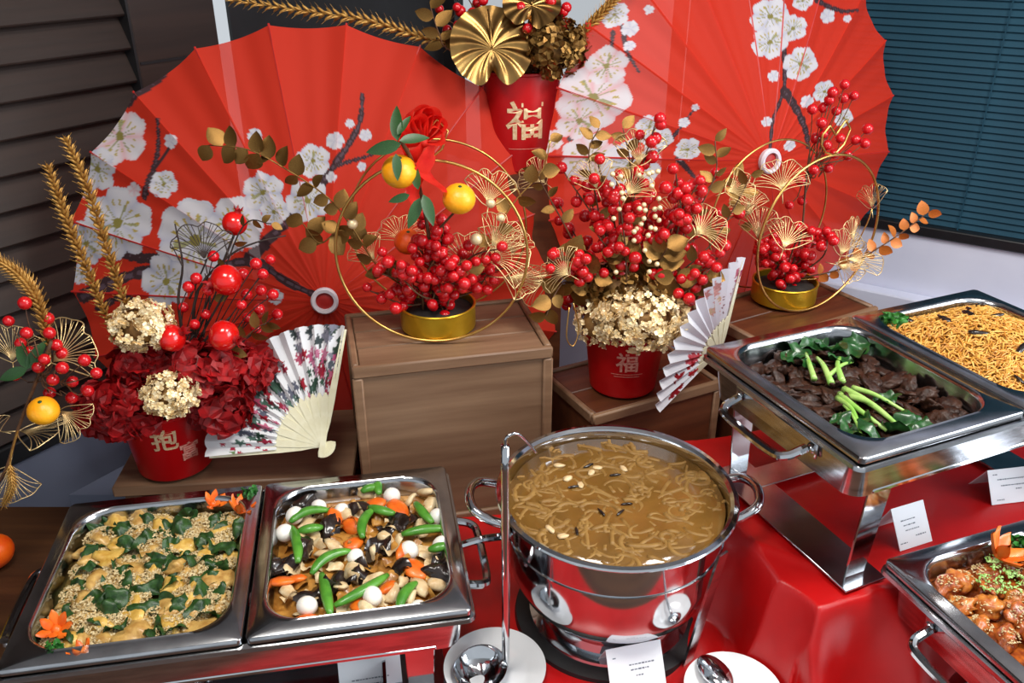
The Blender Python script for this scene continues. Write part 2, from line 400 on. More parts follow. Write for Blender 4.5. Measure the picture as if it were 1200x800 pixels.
def umbrella(label, center, n, Rr, h, to_px, blossoms, branches, phase, seed, group):
    M = aim(center, n); t = thing('paper_umbrella', label, 'umbrella', M=M, group=group)
    NP = 22; NR, NA = 170, 44; base = np.array(lin('#e43a24'))
    prof = lambda q: h*(1-q**1.25)
    for kk in range(NP):
        a0 = phase+2*math.pi*kk/NP; da = 2*math.pi/NP
        s = np.linspace(-1, 1, NA+1); q = np.linspace(.035, 1, NR+1); Sg, Q = np.meshgrid(s, q)
        edge = math.cos(da/2)/np.cos(Sg*da/2)*(1-.012*(1-Sg**2))
        r = Q*Rr*(1+(edge-1)*Q); ang = a0+Sg*da/2
        z = prof(Q)-.011*(1-Sg**2)*Q**1.2+.0012*np.sin(Sg*7+kk)*Q
        V = np.c_[(r*np.cos(ang)).ravel(), (r*np.sin(ang)).ravel(), z.ravel()]
        i = np.arange(NR)[:, None]*(NA+1)+np.arange(NA)[None]; i = i.ravel()
        F = np.c_[i, i+1, i+NA+2, i+NA+1]
        me = bpy.data.meshes.new('panel'); me.from_pydata(V, [], F.tolist()); me.materials.append(umb_mat); me.shade_smooth()
        col = paint(to_px(V, Rr, h), base, blossoms, branches, seed)
        at = me.color_attributes.new('print', 'FLOAT_COLOR', 'POINT'); at.data.foreach_set('color', np.c_[col, np.ones(len(V))].ravel())
        link('panel', me, t)
        ar = a0+da/2; q = np.linspace(.04, 1.006, 14)
        Pn = np.c_[q*Rr*np.cos(ar), q*Rr*np.sin(ar), prof(np.minimum(q, 1))-.002]
        obj('rib', tube(Pn, .0022, 5), rib_red, t)
    hub_w = mat('hub_ring', '#d9cfd8', .5, col2='#e6dfe6', scale=30) if 'hub_ring' not in MATS else MATS['hub_ring']
    obj('hub_ring', lathe([(.017, h-.004), (.026, h-.004), (.027, h+.006), (.024, h+.010), (.018, h+.009), (.017, h-.004)], 28), hub_w, t)
    obj('cap', lathe([(.0001, h+.004), (.012, h+.004), (.0175, h+.001), (.0175, h-.01)], 20), rib_red, t)
    obj('shaft', tube([(0, 0, h), (0, 0, -.30)], .006, 8), stem_brown, t)
    return t
RU = .52
cx1 = pt(385, 328, d=1.82)
bl1 = [(163, 143, 32, 'p'), (135, 176, 24, 'w'), (152, 237, 41, 'w'), (210, 200, 16, 'w'), (222, 155, 8, 'w'), (176, 203, 8, 'p'), (110, 256, 25, 'l'),
       (240, 264, 46, 'w'), (286, 252, 32, 'w'), (200, 306, 30, 'l'), (319, 218, 23, 'l'), (373, 186, 19, 'w'), (366, 230, 24, 'l'), (397, 165, 10, 'w'),
       (413, 146, 5, 'w'), (429, 159, 7, 'w'), (424, 194, 5, 'w'), (392, 205, 6, 'w'), (313, 155, 8, 'l'), (325, 333, 9, 'w'), (330, 240, 16, 'l'), (118, 195, 12, 'p'), (98, 288, 14, 'l')]
br1 = [([(95, 315), (168, 294), (230, 300), (300, 292), (340, 318), (372, 336)], 15, 6), ([(135, 262), (172, 277), (200, 280)], 12, 8), ([(187, 212), (204, 169), (210, 131)], 7, 3), ([(196, 187), (222, 158)], 4, 2),
       ([(331, 262), (370, 225), (398, 189), (422, 148), (427, 113)], 11, 3), ([(398, 192), (425, 184), (452, 176)], 5, 2), ([(176, 109), (218, 82)], 9, 4), ([(300, 290), (331, 262)], 13, 10), ([(110, 330), (150, 320), (185, 345)], 8, 3)]
umbrella('red paper umbrella at the left, printed with white plum blossom, behind the pomegranate bucket', cx1, (.150, -.98, .115), .515, .15,
         lambda V, r, h: np.c_[369+284*V[:, 0]/r+10*V[:, 2]/h, 312-278*V[:, 1]/r+29*V[:, 2]/h], bl1, br1, R(97.5)+math.pi/22, 3, 'red paper umbrellas')
cx2 = pt(860, 180, d=1.92)
bl2 = [(704, 96, 38, 'p'), (716, 62, 22, 'p'), (690, 120, 24, 'p'), (700, 165, 30, 'p'), (742, 178, 32, 'w'), (738, 23, 9, 'w'), (722, 6, 15, 'w'), (738, 42, 6, 'w'), (756, 4, 5, 'w'), (800, 166, 14, 'w'), (795, 134, 6, 'w'), (773, 150, 12, 'w'), (806, 118, 4, 'w'),
       (879, 20, 22, 'w'), (880, 50, 20, 'w'), (905, 35, 16, 'w'), (915, 78, 20, 'w'), (914, 3, 12, 'w'), (944, 22, 9, 'w'), (968, 26, 5, 'w'), (945, 114, 14, 'w'), (925, 124, 8, 'w'), (972, 150, 12, 'w'), (886, 90, 7, 'w'), (881, 143, 6, 'w'), (908, 175, 7, 'w'), (760, 135, 14, 'w'),
       (660, 140, 14, 'p')]
br2 = [([(896, 60), (898, 105), (888, 140), (886, 175)], 5, 3), ([(898, 108), (912, 130), (925, 158), (930, 180)], 9, 4), ([(731, 20), (735, 45), (748, 72)], 5, 2), ([(722, 25), (720, 60)], 4, 2), ([(930, 4), (960, 16), (980, 16)], 6, 3),
       ([(740, 180), (775, 160), (806, 118)], 7, 2), ([(790, 175), (808, 200)], 6, 3), ([(680, 140), (700, 130), (724, 120)], 5, 3)]
umbrella('red paper umbrella at the right, printed with pink and white plum blossom, before the blinds', cx2, (math.sin(R(24)), -math.cos(R(24)), .10), .472, .12,
         lambda V, r, h: np.c_[849+193*V[:, 0]/r+37*V[:, 2]/h, 181-271*V[:, 1]/r+9*V[:, 2]/h], bl2, br2, R(3), 5, 'red paper umbrellas')
# ------------------------------------------------------------------ wooden crates and boxes
def crate(label, M, w, d, h, planked, wm, group=None):
    """M: frame at the crate's base, front-left corner; x along the front, y to the back"""
    t = thing('wooden_crate', label, 'crate', M=M, group=group); g = .022; pr = .006
    obj('body', box(w-2*pr, d-2*pr, h-.02, .002, c=(w/2, d/2, (h-.02)/2)), wm, t)
    for y in (0, d-.012):                       # frame strips on front and back
        obj('rail', box(w, .012, g, .003, c=(w/2, y+.006, h-g/2)), crate_trim, t)
        obj('rail', box(w, .012, g, .003, c=(w/2, y+.006, g/2)), crate_trim, t)
        for x in (g/2-.003, w-g/2+.003): obj('stile', box(g*.8, .011, h-2*g, .003, c=(x, y+.006, h/2)), crate_trim, t)
    for x in (0, w-.012):
        obj('rail', box(.012, d-.024, g, .003, c=(x+.006, d/2, h-g/2)), crate_trim, t)
    n = planked; pw = (d-.026)/n
    for i in range(n): obj('plank', box(w-.026, pw-.0015, .012, .002, c=(w/2, .013+pw*(i+.5), h-.010)), wm, t)
    return t
def corner_frame(fl, fr, z=0):
    fl = np.array(fl); fr = np.array(fr); ex = nrm(np.r_[fr-fl, 0]); return frame((fl[0], fl[1], z), ex, (-ex[1], ex[0], 0), (0, 0, 1)), np.linalg.norm(fr-fl)
HC = .35
Mc, wc = corner_frame((-.265, 1.243), (.072, 1.322))
crate('tall brown wooden crate in the centre, carrying the tin with two mandarins', Mc, wc, .225, HC, 3, crate_wood)
Mb, wb_ = corner_frame((.150, 1.335), (.47, 1.50))
crate('low dark wooden box under the bucket of red berries', Mb, .30, .20, .20, 2, box_wood)
Mr, _ = corner_frame((.47, 1.44), (.75, 1.60))
crate('dark wooden crate at the right carrying the smaller ringed tin', Mr, .33, .20, .30, 2, box_wood)
bd = thing('wooden_board', 'low brown wooden board under the red bucket and the open fan', 'board', M=frame((-.72, 1.245, .0), nrm((1, .09, 0)), nrm((-.09, 1, 0)), (0, 0, 1)))
obj('top', box(.43, .24, .022, .003, c=(.215, .13, .089)), crate_wood, bd)
for x in (.03, .40): obj('foot', box(.03, .22, .078, .003, c=(x, .13, .039)), crate_wood, bd)

# ------------------------------------------------------------------ steel chafing dishes
PW, PD = .300, .343
def rrect(hx, hy, r, n=8):
    P = []
    for cx, cy, a0 in ((hx-r, hy-r, 0), (-hx+r, hy-r, 90), (-hx+r, -hy+r, 180), (hx-r, -hy+r, 270)):
        for i in range(n+1): a = R(a0+90*i/n); P.append((cx+r*math.cos(a), cy+r*math.sin(a)))
    return np.array(P)
def loft(rings):
    n = len(rings[0]); V = np.vstack(rings); F = []
    for i in range(len(rings)-1):
        for j in range(n): F.append((i*n+j, i*n+(j+1) % n, (i+1)*n+(j+1) % n, (i+1)*n+j))
    return V, F
def ring(hx, hy, r, z, n=8): P = rrect(hx, hy, r, n); return np.c_[P, np.full(len(P), z)]
def pan_mesh():
    w, d = PW/2-.002, PD/2; rs = []
    rs.append(ring(w, d, .008, -.010)); rs.append(ring(w, d, .008, -.002)); rs.append(ring(w-.002, d-.002, .008, 0.))
    rs.append(ring(w-.016, d-.020, .045, .0005)); rs.append(ring(w-.019, d-.023, .052, .0022)); rs.append(ring(w-.022, d-.026, .052, 0.)); rs.append(ring(w-.024, d-.028, .052, -.006))
    rs.append(ring(w-.028, d-.032, .052, -.045)); rs.append(ring(w-.040, d-.044, .045, -.058)); rs.append(ring(w-.09, d-.10, .03, -.060)); rs.append(ring(.002, .002, .001, -.0602))
    V, F = loft(rs); n = len(rs[0]); F.append(tuple(range(len(V)-n, len(V))))
    return MB().add((V, F)).mesh('pan', steel, 50)
PANMESH = pan_mesh()
def chafer(label, nl, ang, zbase, zrim, pan_labels, plate_rails=True):
    """nl: near-left corner of the rim (world x, y)"""
    ex = np.array([math.cos(ang), math.sin(ang), 0]); ey = np.array([-math.sin(ang), math.cos(ang), 0])
    M = frame((nl[0], nl[1], zbase), ex, ey, (0, 0, 1)); t = thing('chafing_dish', label, 'chafing dish', M=M, group='steel chafing dishes')
    W, D, h = 2*PW, PD, zrim-zbase-.012
    # water pan: open box with a rounded rolled edge
    hx, hy = W/2, D/2; cx, cy = W/2, D/2
    wp = loft([ring(hx-.004, hy-.004, .012, h), ring(hx+.003, hy+.003, .014, h-.002), ring(hx+.004, hy+.004, .014, h-.008), ring(hx-.004, hy-.004, .014, h-.014), ring(hx-.012, hy-.012, .02, h-.018), ring(hx-.016, hy-.016, .025, h-.068), ring(hx-.03, hy-.03, .025, h-.076), ring(.02, .02, .01, h-.076)])
    obj('water_pan', wp, steel, t, 50, loc=(cx, cy, 0))
    hb = h-.07
    for x in (.075, W-.075):
        obj('base_plate', box(.075, D-.02, .004, .001, c=(x, cy, .002+.004)), steel, t)
        for y, s in ((.035, 1), (D-.035, -1)):
            top = np.array([x, y-.012*s, hb+.028]); bot = np.array([x, y, .004])
            V, F = box(.036, .004, 1, .001); zf = V[:, 2]+.5
            V = np.c_[V[:, 0]*(1+.25*zf), V[:, 1], 0*zf]+bot+(top-bot)*zf[:, None]
            obj('leg', (V, F), polished, t)
    for y in (.020, D-.020): obj('cross_rail', box(W-.10, .012, .010, .003, c=(cx, y, hb+.006)), polished, t)
    for y in (D-.06,): obj('cross_rail', box(W-.15, .05, .003, .001, c=(cx, y, .0075)), steel, t)
    for x, s in ((0, -1), (W, 1)):
        hd = obj('handle', tube(bez([(x-s*.002, cy-.075, h-.030), (x+s*.028, cy-.070, h-.038), (x+s*.036, cy-.045, h-.042), (x+s*.036, cy+.045, h-.042), (x+s*.028, cy+.07, h-.038), (x-s*.002, cy+.075, h-.030)], 30), .0065, 8), polished, t)
        obj('mount', box(.006, .18, .026, .002, c=(x-s*.009, cy, h-.030)), steel, hd)
        for yy in (-.08, .08): obj('screw', lathe([(.0001, .004), (.005, .003), (.007, 0), (.007, -.003)], 12), polished, hd, M=T(x-s*.006, cy+yy, h-.03) @ RY(s*math.pi/2))
    for i, pl in enumerate(pan_labels):
        tag(link('food_pan', PANMESH, None, M=M @ T(PW/2+i*PW, D/2, zrim-zbase)), pl, 'pan', 'half-size steel food pans')
    return M @ T(0, 0, zrim-zbase)
A1 = R(10.2); c1 = pt(555, 714, z=.185)
CH1 = chafer('steel chafing dish at the front left holding two pans', (c1[0]-2*PW*math.cos(A1), c1[1]-2*PW*math.sin(A1)), A1, .006, .185,
             ['steel food pan of sesame fish and greens, leftmost', 'steel food pan holding quail eggs, snap peas and black fungus'])
A2 = R(23.5); c2 = pt(1010, 538, z=.405)
CH2 = chafer('steel chafing dish at the right raised on the cloth-covered block', (c2[0], c2[1]), A2, RISE+.006, .405,
             ['steel food pan of braised beef with green bok choy', 'steel food pan heaped with fried noodles beside the white wall'])
A3 = R(20); c3 = pt(1035, 655, z=.215)
CH3 = chafer('steel chafing dish cut off by the bottom right corner of the photo', (c3[0]+PD*math.sin(A3), c3[1]-PD*math.cos(A3)), A3, .006, .215,
             ['steel food pan of crispy orange chicken at the bottom right'])

# ------------------------------------------------------------------ soup kettle
pc = pt(722, 573, z=.25); KX, KY = pc[0], pc[1]
kt = thing('soup_kettle', 'round polished steel soup kettle with two loop handles, full of brown noodle soup', 'kettle', (KX, KY, .006))
obj('body', lathe([(.0001, .052), (.105, .052), (.118, .055), (.132, .064), (.146, .082), (.158, .110), (.1635, .140), (.1635, .178), (.1655, .179), (.1655, .183), (.1635, .184), (.1655, .232), (.172, .238), (.1795, .2405), (.181, .243), (.1795, .2455), (.173, .2462), (.168, .243), (.1655, .236), (.163, .19), (.155, .12), (.14, .09), (.0001, .08)], 80), polished, kt, 30)
obj('foot_ring', lathe([(.100, .052), (.098, .040), (.108, .034), (.112, .022), (.128, .018), (.130, .012), (.122, .008), (.0001, .008)], 64), polished, kt, 35)
obj('warmer_base', lathe([(.0001, .016), (.120, .016), (.150, .010), (.152, .0), (.0001, 0)], 64), rubber_black, kt, 35)
for a in (R(176), R(7)):
    M = RZ(a)
    obj('handle', tube(bez([(.160, -.048, .206), (.185, -.046, .212), (.212, -.034, .222), (.222, 0, .227), (.212, .034, .222), (.185, .046, .212), (.160, .048, .206)], 30), .0075, 10), polished, kt, M=M)
for a in (R(176), R(7)):
    for s in (-1, 1): obj('handle_mount', box(.012, .024, .03, .004, c=(.164, s*.048, .205)), polished, kt, M=RZ(a))
Ms = frame((0, 0, 0), (1, 0, 0), (0, 1, 0), (0, 0, 1))
for px, pyt, pxb, pyb in ((829, 640, 803, 786),):
    a = np.array([.148, -.105, .225]); b = np.array([.122, -.150, .0]); b = pt(803, 783, z=.0)-np.array([KX, KY, .006]); a = np.array([.136, -.121, .224])
    d = b-a; wv = nrm((1, .75, 0))*.0095; nv = nrm(np.cross(d, wv))*.002
    V = [a-wv-nv, a+wv-nv, a+wv+nv, a-wv+nv, b-wv-nv, b+wv-nv, b+wv+nv, b-wv+nv]
    obj('support_strip', (V, [(0, 1, 2, 3), (7, 6, 5, 4), (0, 4, 5, 1), (1, 5, 6, 2), (2, 6, 7, 3), (3, 7, 4, 0)]), steel, kt)
obj('bracket', tube(bez([(-.16, .02, .14), (-.20, 0, .15), (-.235, -.015, .15)], 8), .006, 8), polished, kt)
# ------------------------------------------------------------------ makers for flowers, leaves and fruit
BERRY = MB().add(ICO[2]).mesh('berry', berry_red, 180)
def ginkgo_mesh(name, m, spread=62, n=15, wr=.012, seed=0, curl=.25):
    g = np.random.default_rng(seed); mb = MB(); rim = []
    for i in range(n):
        a = R(-spread+2*spread*i/(n-1)); notch = 1-.13*math.exp(-(a/.12)**2); L = notch*(.92+.08*math.cos(a*1.2))*(1+.03*g.normal())
        t = np.linspace(.06, 1, 7); P = np.c_[np.sin(a*t**.5)*t*L, np.cos(a*t**.5)*t*L, curl*(t**2)*.5*math.cos(a*2)]
        mb.add(tube(P, wr*.75, 4)); rim.append(P[-1])
        if i % 2 == 0 and 0 < i < n-1:
            q = P[3]; e = np.array([math.sin(a+.07)*L*.97, math.cos(a+.07)*L*.97, P[-1][2]]); mb.add(tube([q, (q+e)/2, e], wr*.55, 4))
    rim = np.array(rim); rr = bez(rim, 50)
    side = lambda s: bez([(0, 0, 0), (s*.25, .13, 0), rim[0 if s < 0 else -1]], 8)
    mb.add(tube(rr, wr, 4)); mb.add(tube(side(-1), wr, 4)); mb.add(tube(side(1), wr, 4)); mb.add(tube([(0, 0, 0), (0, -.35, -.02)], wr*1.1, 4))
    return mb.mesh(name, m, 180)
GK = [ginkgo_mesh('ginkgo_leaf', gold_lace, s, n, .014, i) for i, (s, n) in enumerate(((62, 15), (50, 13), (75, 17)))]
GKD = ginkgo_mesh('ginkgo_leaf', branch_dark, 60, 13, .014, 9)
def leaf_mesh(name, m, wid=.42, fold=.18, n=7):
    t = np.linspace(0, 1, n); w = wid*np.sin(np.pi*np.clip(t, 0, 1)**.8)**.8*.5+.01; V = []
    for s in (-1, 0, 1): V += [(s*w[i], t[i], fold*abs(s)*w[i]-.15*t[i]**2) for i in range(n)]
    F = []
    for k in range(2):
        for i in range(n-1): F.append((k*n+i, (k+1)*n+i, (k+1)*n+i+1, k*n+i+1))
    return MB().add((V, F)).mesh(name, m, 180)
GLEAF = leaf_mesh('gold_leaf', gold_leaf, .62); GLEAF2 = leaf_mesh('gold_leaf', gold_leaf, .8, .3); RLEAF = leaf_mesh('rust_leaf', mat('rust_leaf', '#a8501c', .4, .3, col2='#c67a30', scale=50), .75)
DLEAF = leaf_mesh('green_leaf', leaf_green, .36, .2)
def put(name, me, parent, org, p, z=None, y=None, size=1., spin=0.):
    """place a mesh (leaf grows along local y, faces local z) at world p under a thing whose origin is org"""
    z = nrm(z if z is not None else (0, -1, .5)); y = np.array(y if y is not None else (0, 0, 1), float)
    y = y-z*np.dot(y, z); y = nrm(y); x = np.cross(y, z)
    return link(name, me, parent, M=frame(np.array(p)-org, x, y, z) @ RZ(spin) @ S(size))
def screen_dir(a): a = R(a); return math.cos(a)*RT+math.sin(a)*UP        # a direction as it stands in the picture, turned into the room
def berry_spray(parent, org, base, tip, nb, r=.0085, spread=.026, t0=.35, sm=stem_brown, bend=.03, seed=0):
    g = np.random.default_rng(seed); base = np.array(base); tip = np.array(tip)
    mid = (base+tip)/2+g.normal(size=3)*bend*.5+np.array([0, 0, bend*.5]); P = bez([base, mid, tip], 14)
    mb = MB().add(tube(P-org, np.linspace(.0022, .0012, len(P)), 5))
    for i in range(nb):
        t = t0+(1-t0)*(i+.5)/nb; q = P[min(len(P)-1, int(t*(len(P)-1)+.5))]
        o = g.normal(size=3); o = nrm(o)*spread*g.uniform(.45, 1.1)*(1 if i < nb-1 else .3); c = q+o+np.array([0, 0, .004])
        mb.add(tube([q-org, (q+c)/2-org+np.array([0, 0, .003]), c-org], .0008, 4))
        link('berry', BERRY, parent, loc=c-org, scale=r*g.uniform(.85, 1.12))
    obj('stem', mb, sm, parent, 180)
def berries_at(parent, org, pts, r, branch_from, sm=stem_brown, ydepth=1.3, jit=.03, seed=1):
    g = np.random.default_rng(seed); mb = MB(); b0 = np.array(branch_from)
    for px, py in pts:
        c = pt(px, py, y=ydepth+g.uniform(-jit, jit)); link('berry', BERRY, parent, loc=c-org, scale=r*g.uniform(.9, 1.1))
        q = b0+(c-b0)*.6+np.array([0, 0, -.012]); mb.add(tube(bez([q-org, (q+c)/2-org+g.normal(size=3)*.004, c-org], 6), .0009, 4))
        mb.add(tube(bez([b0-org, (b0+q)/2-org+g.normal(size=3)*.008, q-org], 8), .0012, 4))
    obj('stem', mb, sm, parent, 180)
def sprig(parent, org, P, me, n, size, sm=stem_brown, name='gold_leaf', seed=0, r=.0014):
    g = np.random.default_rng(seed); P = bez(P, 20); obj('stem', tube(P-org, np.linspace(r*1.3, r*.7, len(P)), 5), sm, parent, 180)
    for i in range(n):
        k = int((.15+.85*i/max(1, n-1))*(len(P)-1)); q = P[k]; t = nrm(P[min(k+1, len(P)-1)]-P[max(k-1, 0)])
        a = g.uniform(0, 6.28); u = nrm(np.cross(t, (0, 1, .3))); v = np.cross(t, u)
        side = u*(1 if i % 2 else -1)*.9+v*.4*math.sin(a)
        d = nrm(t*.55+side); nz = nrm(np.cross(d, g.normal(size=3)))
        if nz[1] > 0: nz = -nz
        put(name, me, parent, org, q, nrm(nz+np.array([0, -.9, .5])), d, size*g.uniform(.75, 1.15))
hyd_core = mat('hydrangea_core', '#6a451f', .7, col2='#8f6a34', scale=80)
def hydrangea(name, parent, org, c, rx, ry, m, n=90, fs=.011, seed=0, face=(0, -.8, .6), wide=.5):
    """a ball of four-petalled florets"""
    g = np.random.default_rng(seed); mb = MB(); f = nrm(face)
    k = 0
    while k < n:
        d = nrm(g.normal(size=3))
        if np.dot(d, f) < -.35: continue
        k += 1
        p = np.array(c)+d*np.array([rx, (rx+ry)/2, ry])*g.uniform(.84, 1.12); Mf = aim(p-org, nrm(d+.6*g.normal(size=3)), g.uniform(0, 6))
        s = fs*g.uniform(.75, 1.25)
        for j in range(4):
            V = np.array([(0, 0, 0), (-wide, .55, .22), (wide, .55, .22), (-wide*.75, 1., .12), (wide*.75, 1., .12), (0, 1.12, .3)])*s
            mb.add((V, [(0, 2, 1), (1, 2, 4, 3), (3, 4, 5)]), Mf @ RZ(j*math.pi/2))
    o = obj(name, mb, m, parent, None)
    obj('core', blob(rx*.80, (rx+ry)*.40, ry*.80, .1, seed, 2), hyd_core if 'gold' in name else petal_red, o, 180, loc=np.array(c)-org)
    return o
def wheat(parent, org, P, r=.008, name='wheat_ear', m=None, seed=0, t0=.15):
    g = np.random.default_rng(seed); P = bez(P, 46); n = len(P); mb = MB().add(tube(P-org, .0015, 5))
    V, F = ICO[1]
    for i in range(int(n*t0), n):
        t = nrm(P[min(i+1, n-1)]-P[max(i-1, 0)]); u = nrm(np.cross(t, (0, 1, 0))); w = np.cross(t, u); f = .6+.4*math.sin(math.pi*min(1, (i-n*t0)/(n*(1-t0))*.85+.15))
        for j in range(4):
            a = j*math.pi/2+i*.8; d = math.cos(a)*u+math.sin(a)*w; z = nrm(t*1.0+d*.8)
            mb.add((V*np.array([.32, .32, 1.])*r*f, F), aim(P[i]-org+d*r*.55*f, z))
            mb.add(tube([P[i]-org+d*r*.6*f, P[i]-org+d*r*1.0*f+z*r*1.5*f], [.0006, .0002], 3))
    return obj(name, mb, m or gold_straw, parent, 60)
def pomegranate(parent, org, c, r, up, seed=0):
    f = obj('pomegranate', blob(r, r, r*.97, .05, seed, 3, 1.3), pom_red, parent, 180, M=aim(np.array(c)-org, up))
    mb = MB(); mb.add(lathe([(r*.30, r*.88), (r*.24, r*1.08), (r*.30, r*1.22)], 12))
    for j in range(6): mb.add(([(r*.30, -r*.13, r*1.18), (r*.30, r*.13, r*1.18), (r*.46, 0, r*1.52)], [(0, 1, 2)]), RZ(j*math.pi/3))
    obj('crown', mb, petal_red, f, 180)
def orange(parent, org, c, r, m, seed=0, name='mandarin'):
    f = obj(name, blob(r, r, r*.9, .025, seed, 3, 1.2), m, parent, 180, M=aim(np.array(c)-org, (.1, -.3, .9)))
    obj('stalk_end', lathe([(.0001, r*.93), (r*.10, r*.92), (r*.14, r*.88)], 8), leaf_green, f)
def bucket(t, rt, rb, h, glyphs):
    """glyphs: (text, size, angle, height)"""
    b = obj('bucket', lathe([(.0001, 0), (rb-.004, 0), (rb, .004), (rt, h-.004), (rt+.0025, h-.002), (rt+.0025, h+.002), (rt, h+.003), (rt-.004, h), (rt-.006, h-.02), (rb-.006, .01), (.0001, .01)], 56), bucket_red, t, 35)
    obj('foam', lathe([(.0001, h-.010), (rt-.008, h-.012), (rt-.012, h-.03)], 32), soil_dark, t)
    for s, size, a, z, m in glyphs:
        rad = rb+(rt-rb)*z/h+.0006
        if s == 'line': obj('print', (lambda V, F: (np.c_[rad*np.sin(V[:, 0]/rad), -rad*np.cos(V[:, 0]/rad), V[:, 1]], F))(np.array([(x, y, 0) for x in np.linspace(-size, size, 14) for y in (-.0005, .0005)]), [(2*i, 2*i+2, 2*i+3, 2*i+1) for i in range(13)]), m, b, loc=(0, 0, z), rot=(0, 0, a))
        else:
            link('print', wrap_text(text_mesh('print', s, size, m), rad, (rt-rb)/h), b, loc=(0, 0, z), rot=(0, 0, a))
    return b
BH = .135; RTB, RBB = .080, .066

# ------------------------------------------------------------------ bucket of pomegranates, front left
o = pt(207, 541, z=.106); org = np.array([o[0], o[1], .1055])
t = thing('flower_bucket', 'red bucket of pomegranates, red hydrangeas and gilded flowers, at the left', 'flower arrangement', org, group='flower arrangements')
bucket(t, RTB, RBB, BH, [('抱', .046, R(16), .092, print_gold), ('富', .038, R(46), .058, print_pink)])
cb = org+np.array([0, 0, BH-.01])
Yb = org[1]
for px, py, dy, r, s in ((275, 262, .02, .0205, 1), (265, 328, -.03, .0255, 2), (201, 396, -.075, .023, 3), (262, 393, -.07, .0255, 4)):
    c = pt(px, py, y=Yb+dy); pomegranate(t, org, c, r, screen_dir(70 if s == 1 else random.uniform(-60, 240))-.3*FW, s)
    obj('stem', tube(bez([cb-org, (cb+c)/2-org+np.array([.01, 0, .01]), c-org-np.array([0, 0, r*.6])], 8), .002, 5), branch_dark, t, 180)
for i, (px, py, dy, rx) in enumerate(((152, 470, -.06, .062), (240, 440, -.05, .058), (205, 425, .0, .055), (128, 478, .0, .045), (288, 432, .0, .045), (178, 425, -.03, .05), (262, 475, -.02, .05))):
    hydrangea('red_hydrangea', t, org, pt(px, py, y=Yb+dy), rx, rx*.8, petal_red, 80, .018, 20+i, wide=.62)
for i, (px, py, dy, rx) in enumerate(((168, 381, -.06, .05), (200, 462, -.115, .042))):
    hydrangea('gold_hydrangea', t, org, pt(px, py, y=Yb+dy), rx, rx*.75, gold_pale, 200, .0068, 40+i)
for i, (P, r) in enumerate((([(215, 400), (209, 350), (214, 310), (205, 262)], .003), ([(225, 395), (232, 340), (268, 300), (300, 284), (335, 276)], .003), ([(222, 350), (240, 310), (247, 292)], .002), ([(238, 395), (246, 350), (240, 320)], .002), ([(214, 312), (200, 285)], .0016), ([(268, 300), (262, 280)], .0016))):
    Q = bez([pt(a_, b_, y=Yb-.02+.012*j) for j, (a_, b_) in enumerate(P)], 12); obj('twig', tube(Q-org, np.linspace(r, r*.4, len(Q)), 6), branch_dark, t, 180)
berries_at(t, org, [(300, 309), (317, 304), (308, 321), (306, 340), (304, 362), (325, 368), (289, 345), (285, 321), (283, 357), (244, 340), (221, 336), (230, 326), (241, 368), (320, 345), (250, 300), (180, 360), (228, 380), (300, 385), (215, 360), (290, 372)], .0095, cb+np.array([.03, -.02, .06]), branch_dark, Yb-.03, .03)
put('ginkgo_leaf', GKD, t, org, pt(240, 305, y=Yb-.03), -FW+.2*RT, screen_dir(100), .062)
sprig(t, org, [cb, pt(270, 410, y=Yb-.03), pt(300, 385, y=Yb-.04), pt(312, 378, y=Yb-.04)], GLEAF, 9, .028, seed=3)
sprig(t, org, [cb, pt(250, 350, y=Yb), pt(285, 265, y=Yb-.01), pt(318, 262, y=Yb-.02)], GLEAF, 9, .022, branch_dark, seed=4)
wheat(t, org, [cb, pt(154, 375, y=Yb-.03), pt(128, 300, y=Yb-.05), pt(103, 222, y=Yb-.06), pt(77, 163, y=Yb-.06)], .0095, seed=1, t0=.22)
wheat(t, org, [cb, pt(136, 392, y=Yb-.04), pt(104, 320, y=Yb-.06), pt(76, 252, y=Yb-.07), pt(56, 195, y=Yb-.07)], .0095, seed=2, t0=.22)

# ------------------------------------------------------------------ spray at the far left edge
org = np.array([-1.0, 1.06, .0]); YF = 1.16
t = thing('flower_spray', 'spray of red berries, gold wire leaves and one mandarin at the left edge', 'flower arrangement', org, group='flower arrangements')
obj('tin', lathe([(.0001, 0), (.05, 0), (.052, .004), (.052, .05), (.050, .052), (.048, .05), (.048, .02), (.0001, .02)], 36), tin_yellow, t, 35)
obj('foam', lathe([(.0001, .046), (.047, .044), (.047, .03)], 24), soil_dark, t)
rt0 = org+np.array([0, 0, .05]); hubp = pt(22, 500, y=YF)
obj('stem', tube(bez([rt0, pt(-40, 600, y=YF-.04), pt(2, 560, y=YF-.02), hubp, pt(45, 440, y=YF), pt(60, 400, y=YF)], 20)-org, .0028, 6), stem_brown, t, 180)
berries_at(t, org, [(29, 355), (10, 376), (31, 390), (56, 373), (58, 390), (35, 412), (66, 404), (73, 414), (52, 421), (45, 430), (73, 431), (99, 422), (85, 447), (62, 445), (58, 460), (84, 466), (113, 437), (103, 458), (24, 402), (18, 440)], .0095, pt(50, 440, y=YF), stem_brown, YF, .03)
orange(t, org, pt(51, 481, y=YF-.02), .0235, mandarin, 3)
for px, py, a, s, z in ((60, 425, 45, .075, -FW+.3*UP), (15, 425, 95, .06, -FW), (22, 505, 0, .075, UP-.5*FW), (70, 480, -40, .055, -FW), (12, 545, -100, .06, -FW+.4*RT), (0, 505, 150, .06, UP-.5*FW)):
    put('ginkgo_leaf', GK[px % 3], t, org, pt(px, py, y=YF+.01), z, screen_dir(a), s)
for a in (60, 110, 200): put('green_leaf', DLEAF, t, org, pt(32, 432, y=YF-.01), -FW, screen_dir(a), .05)
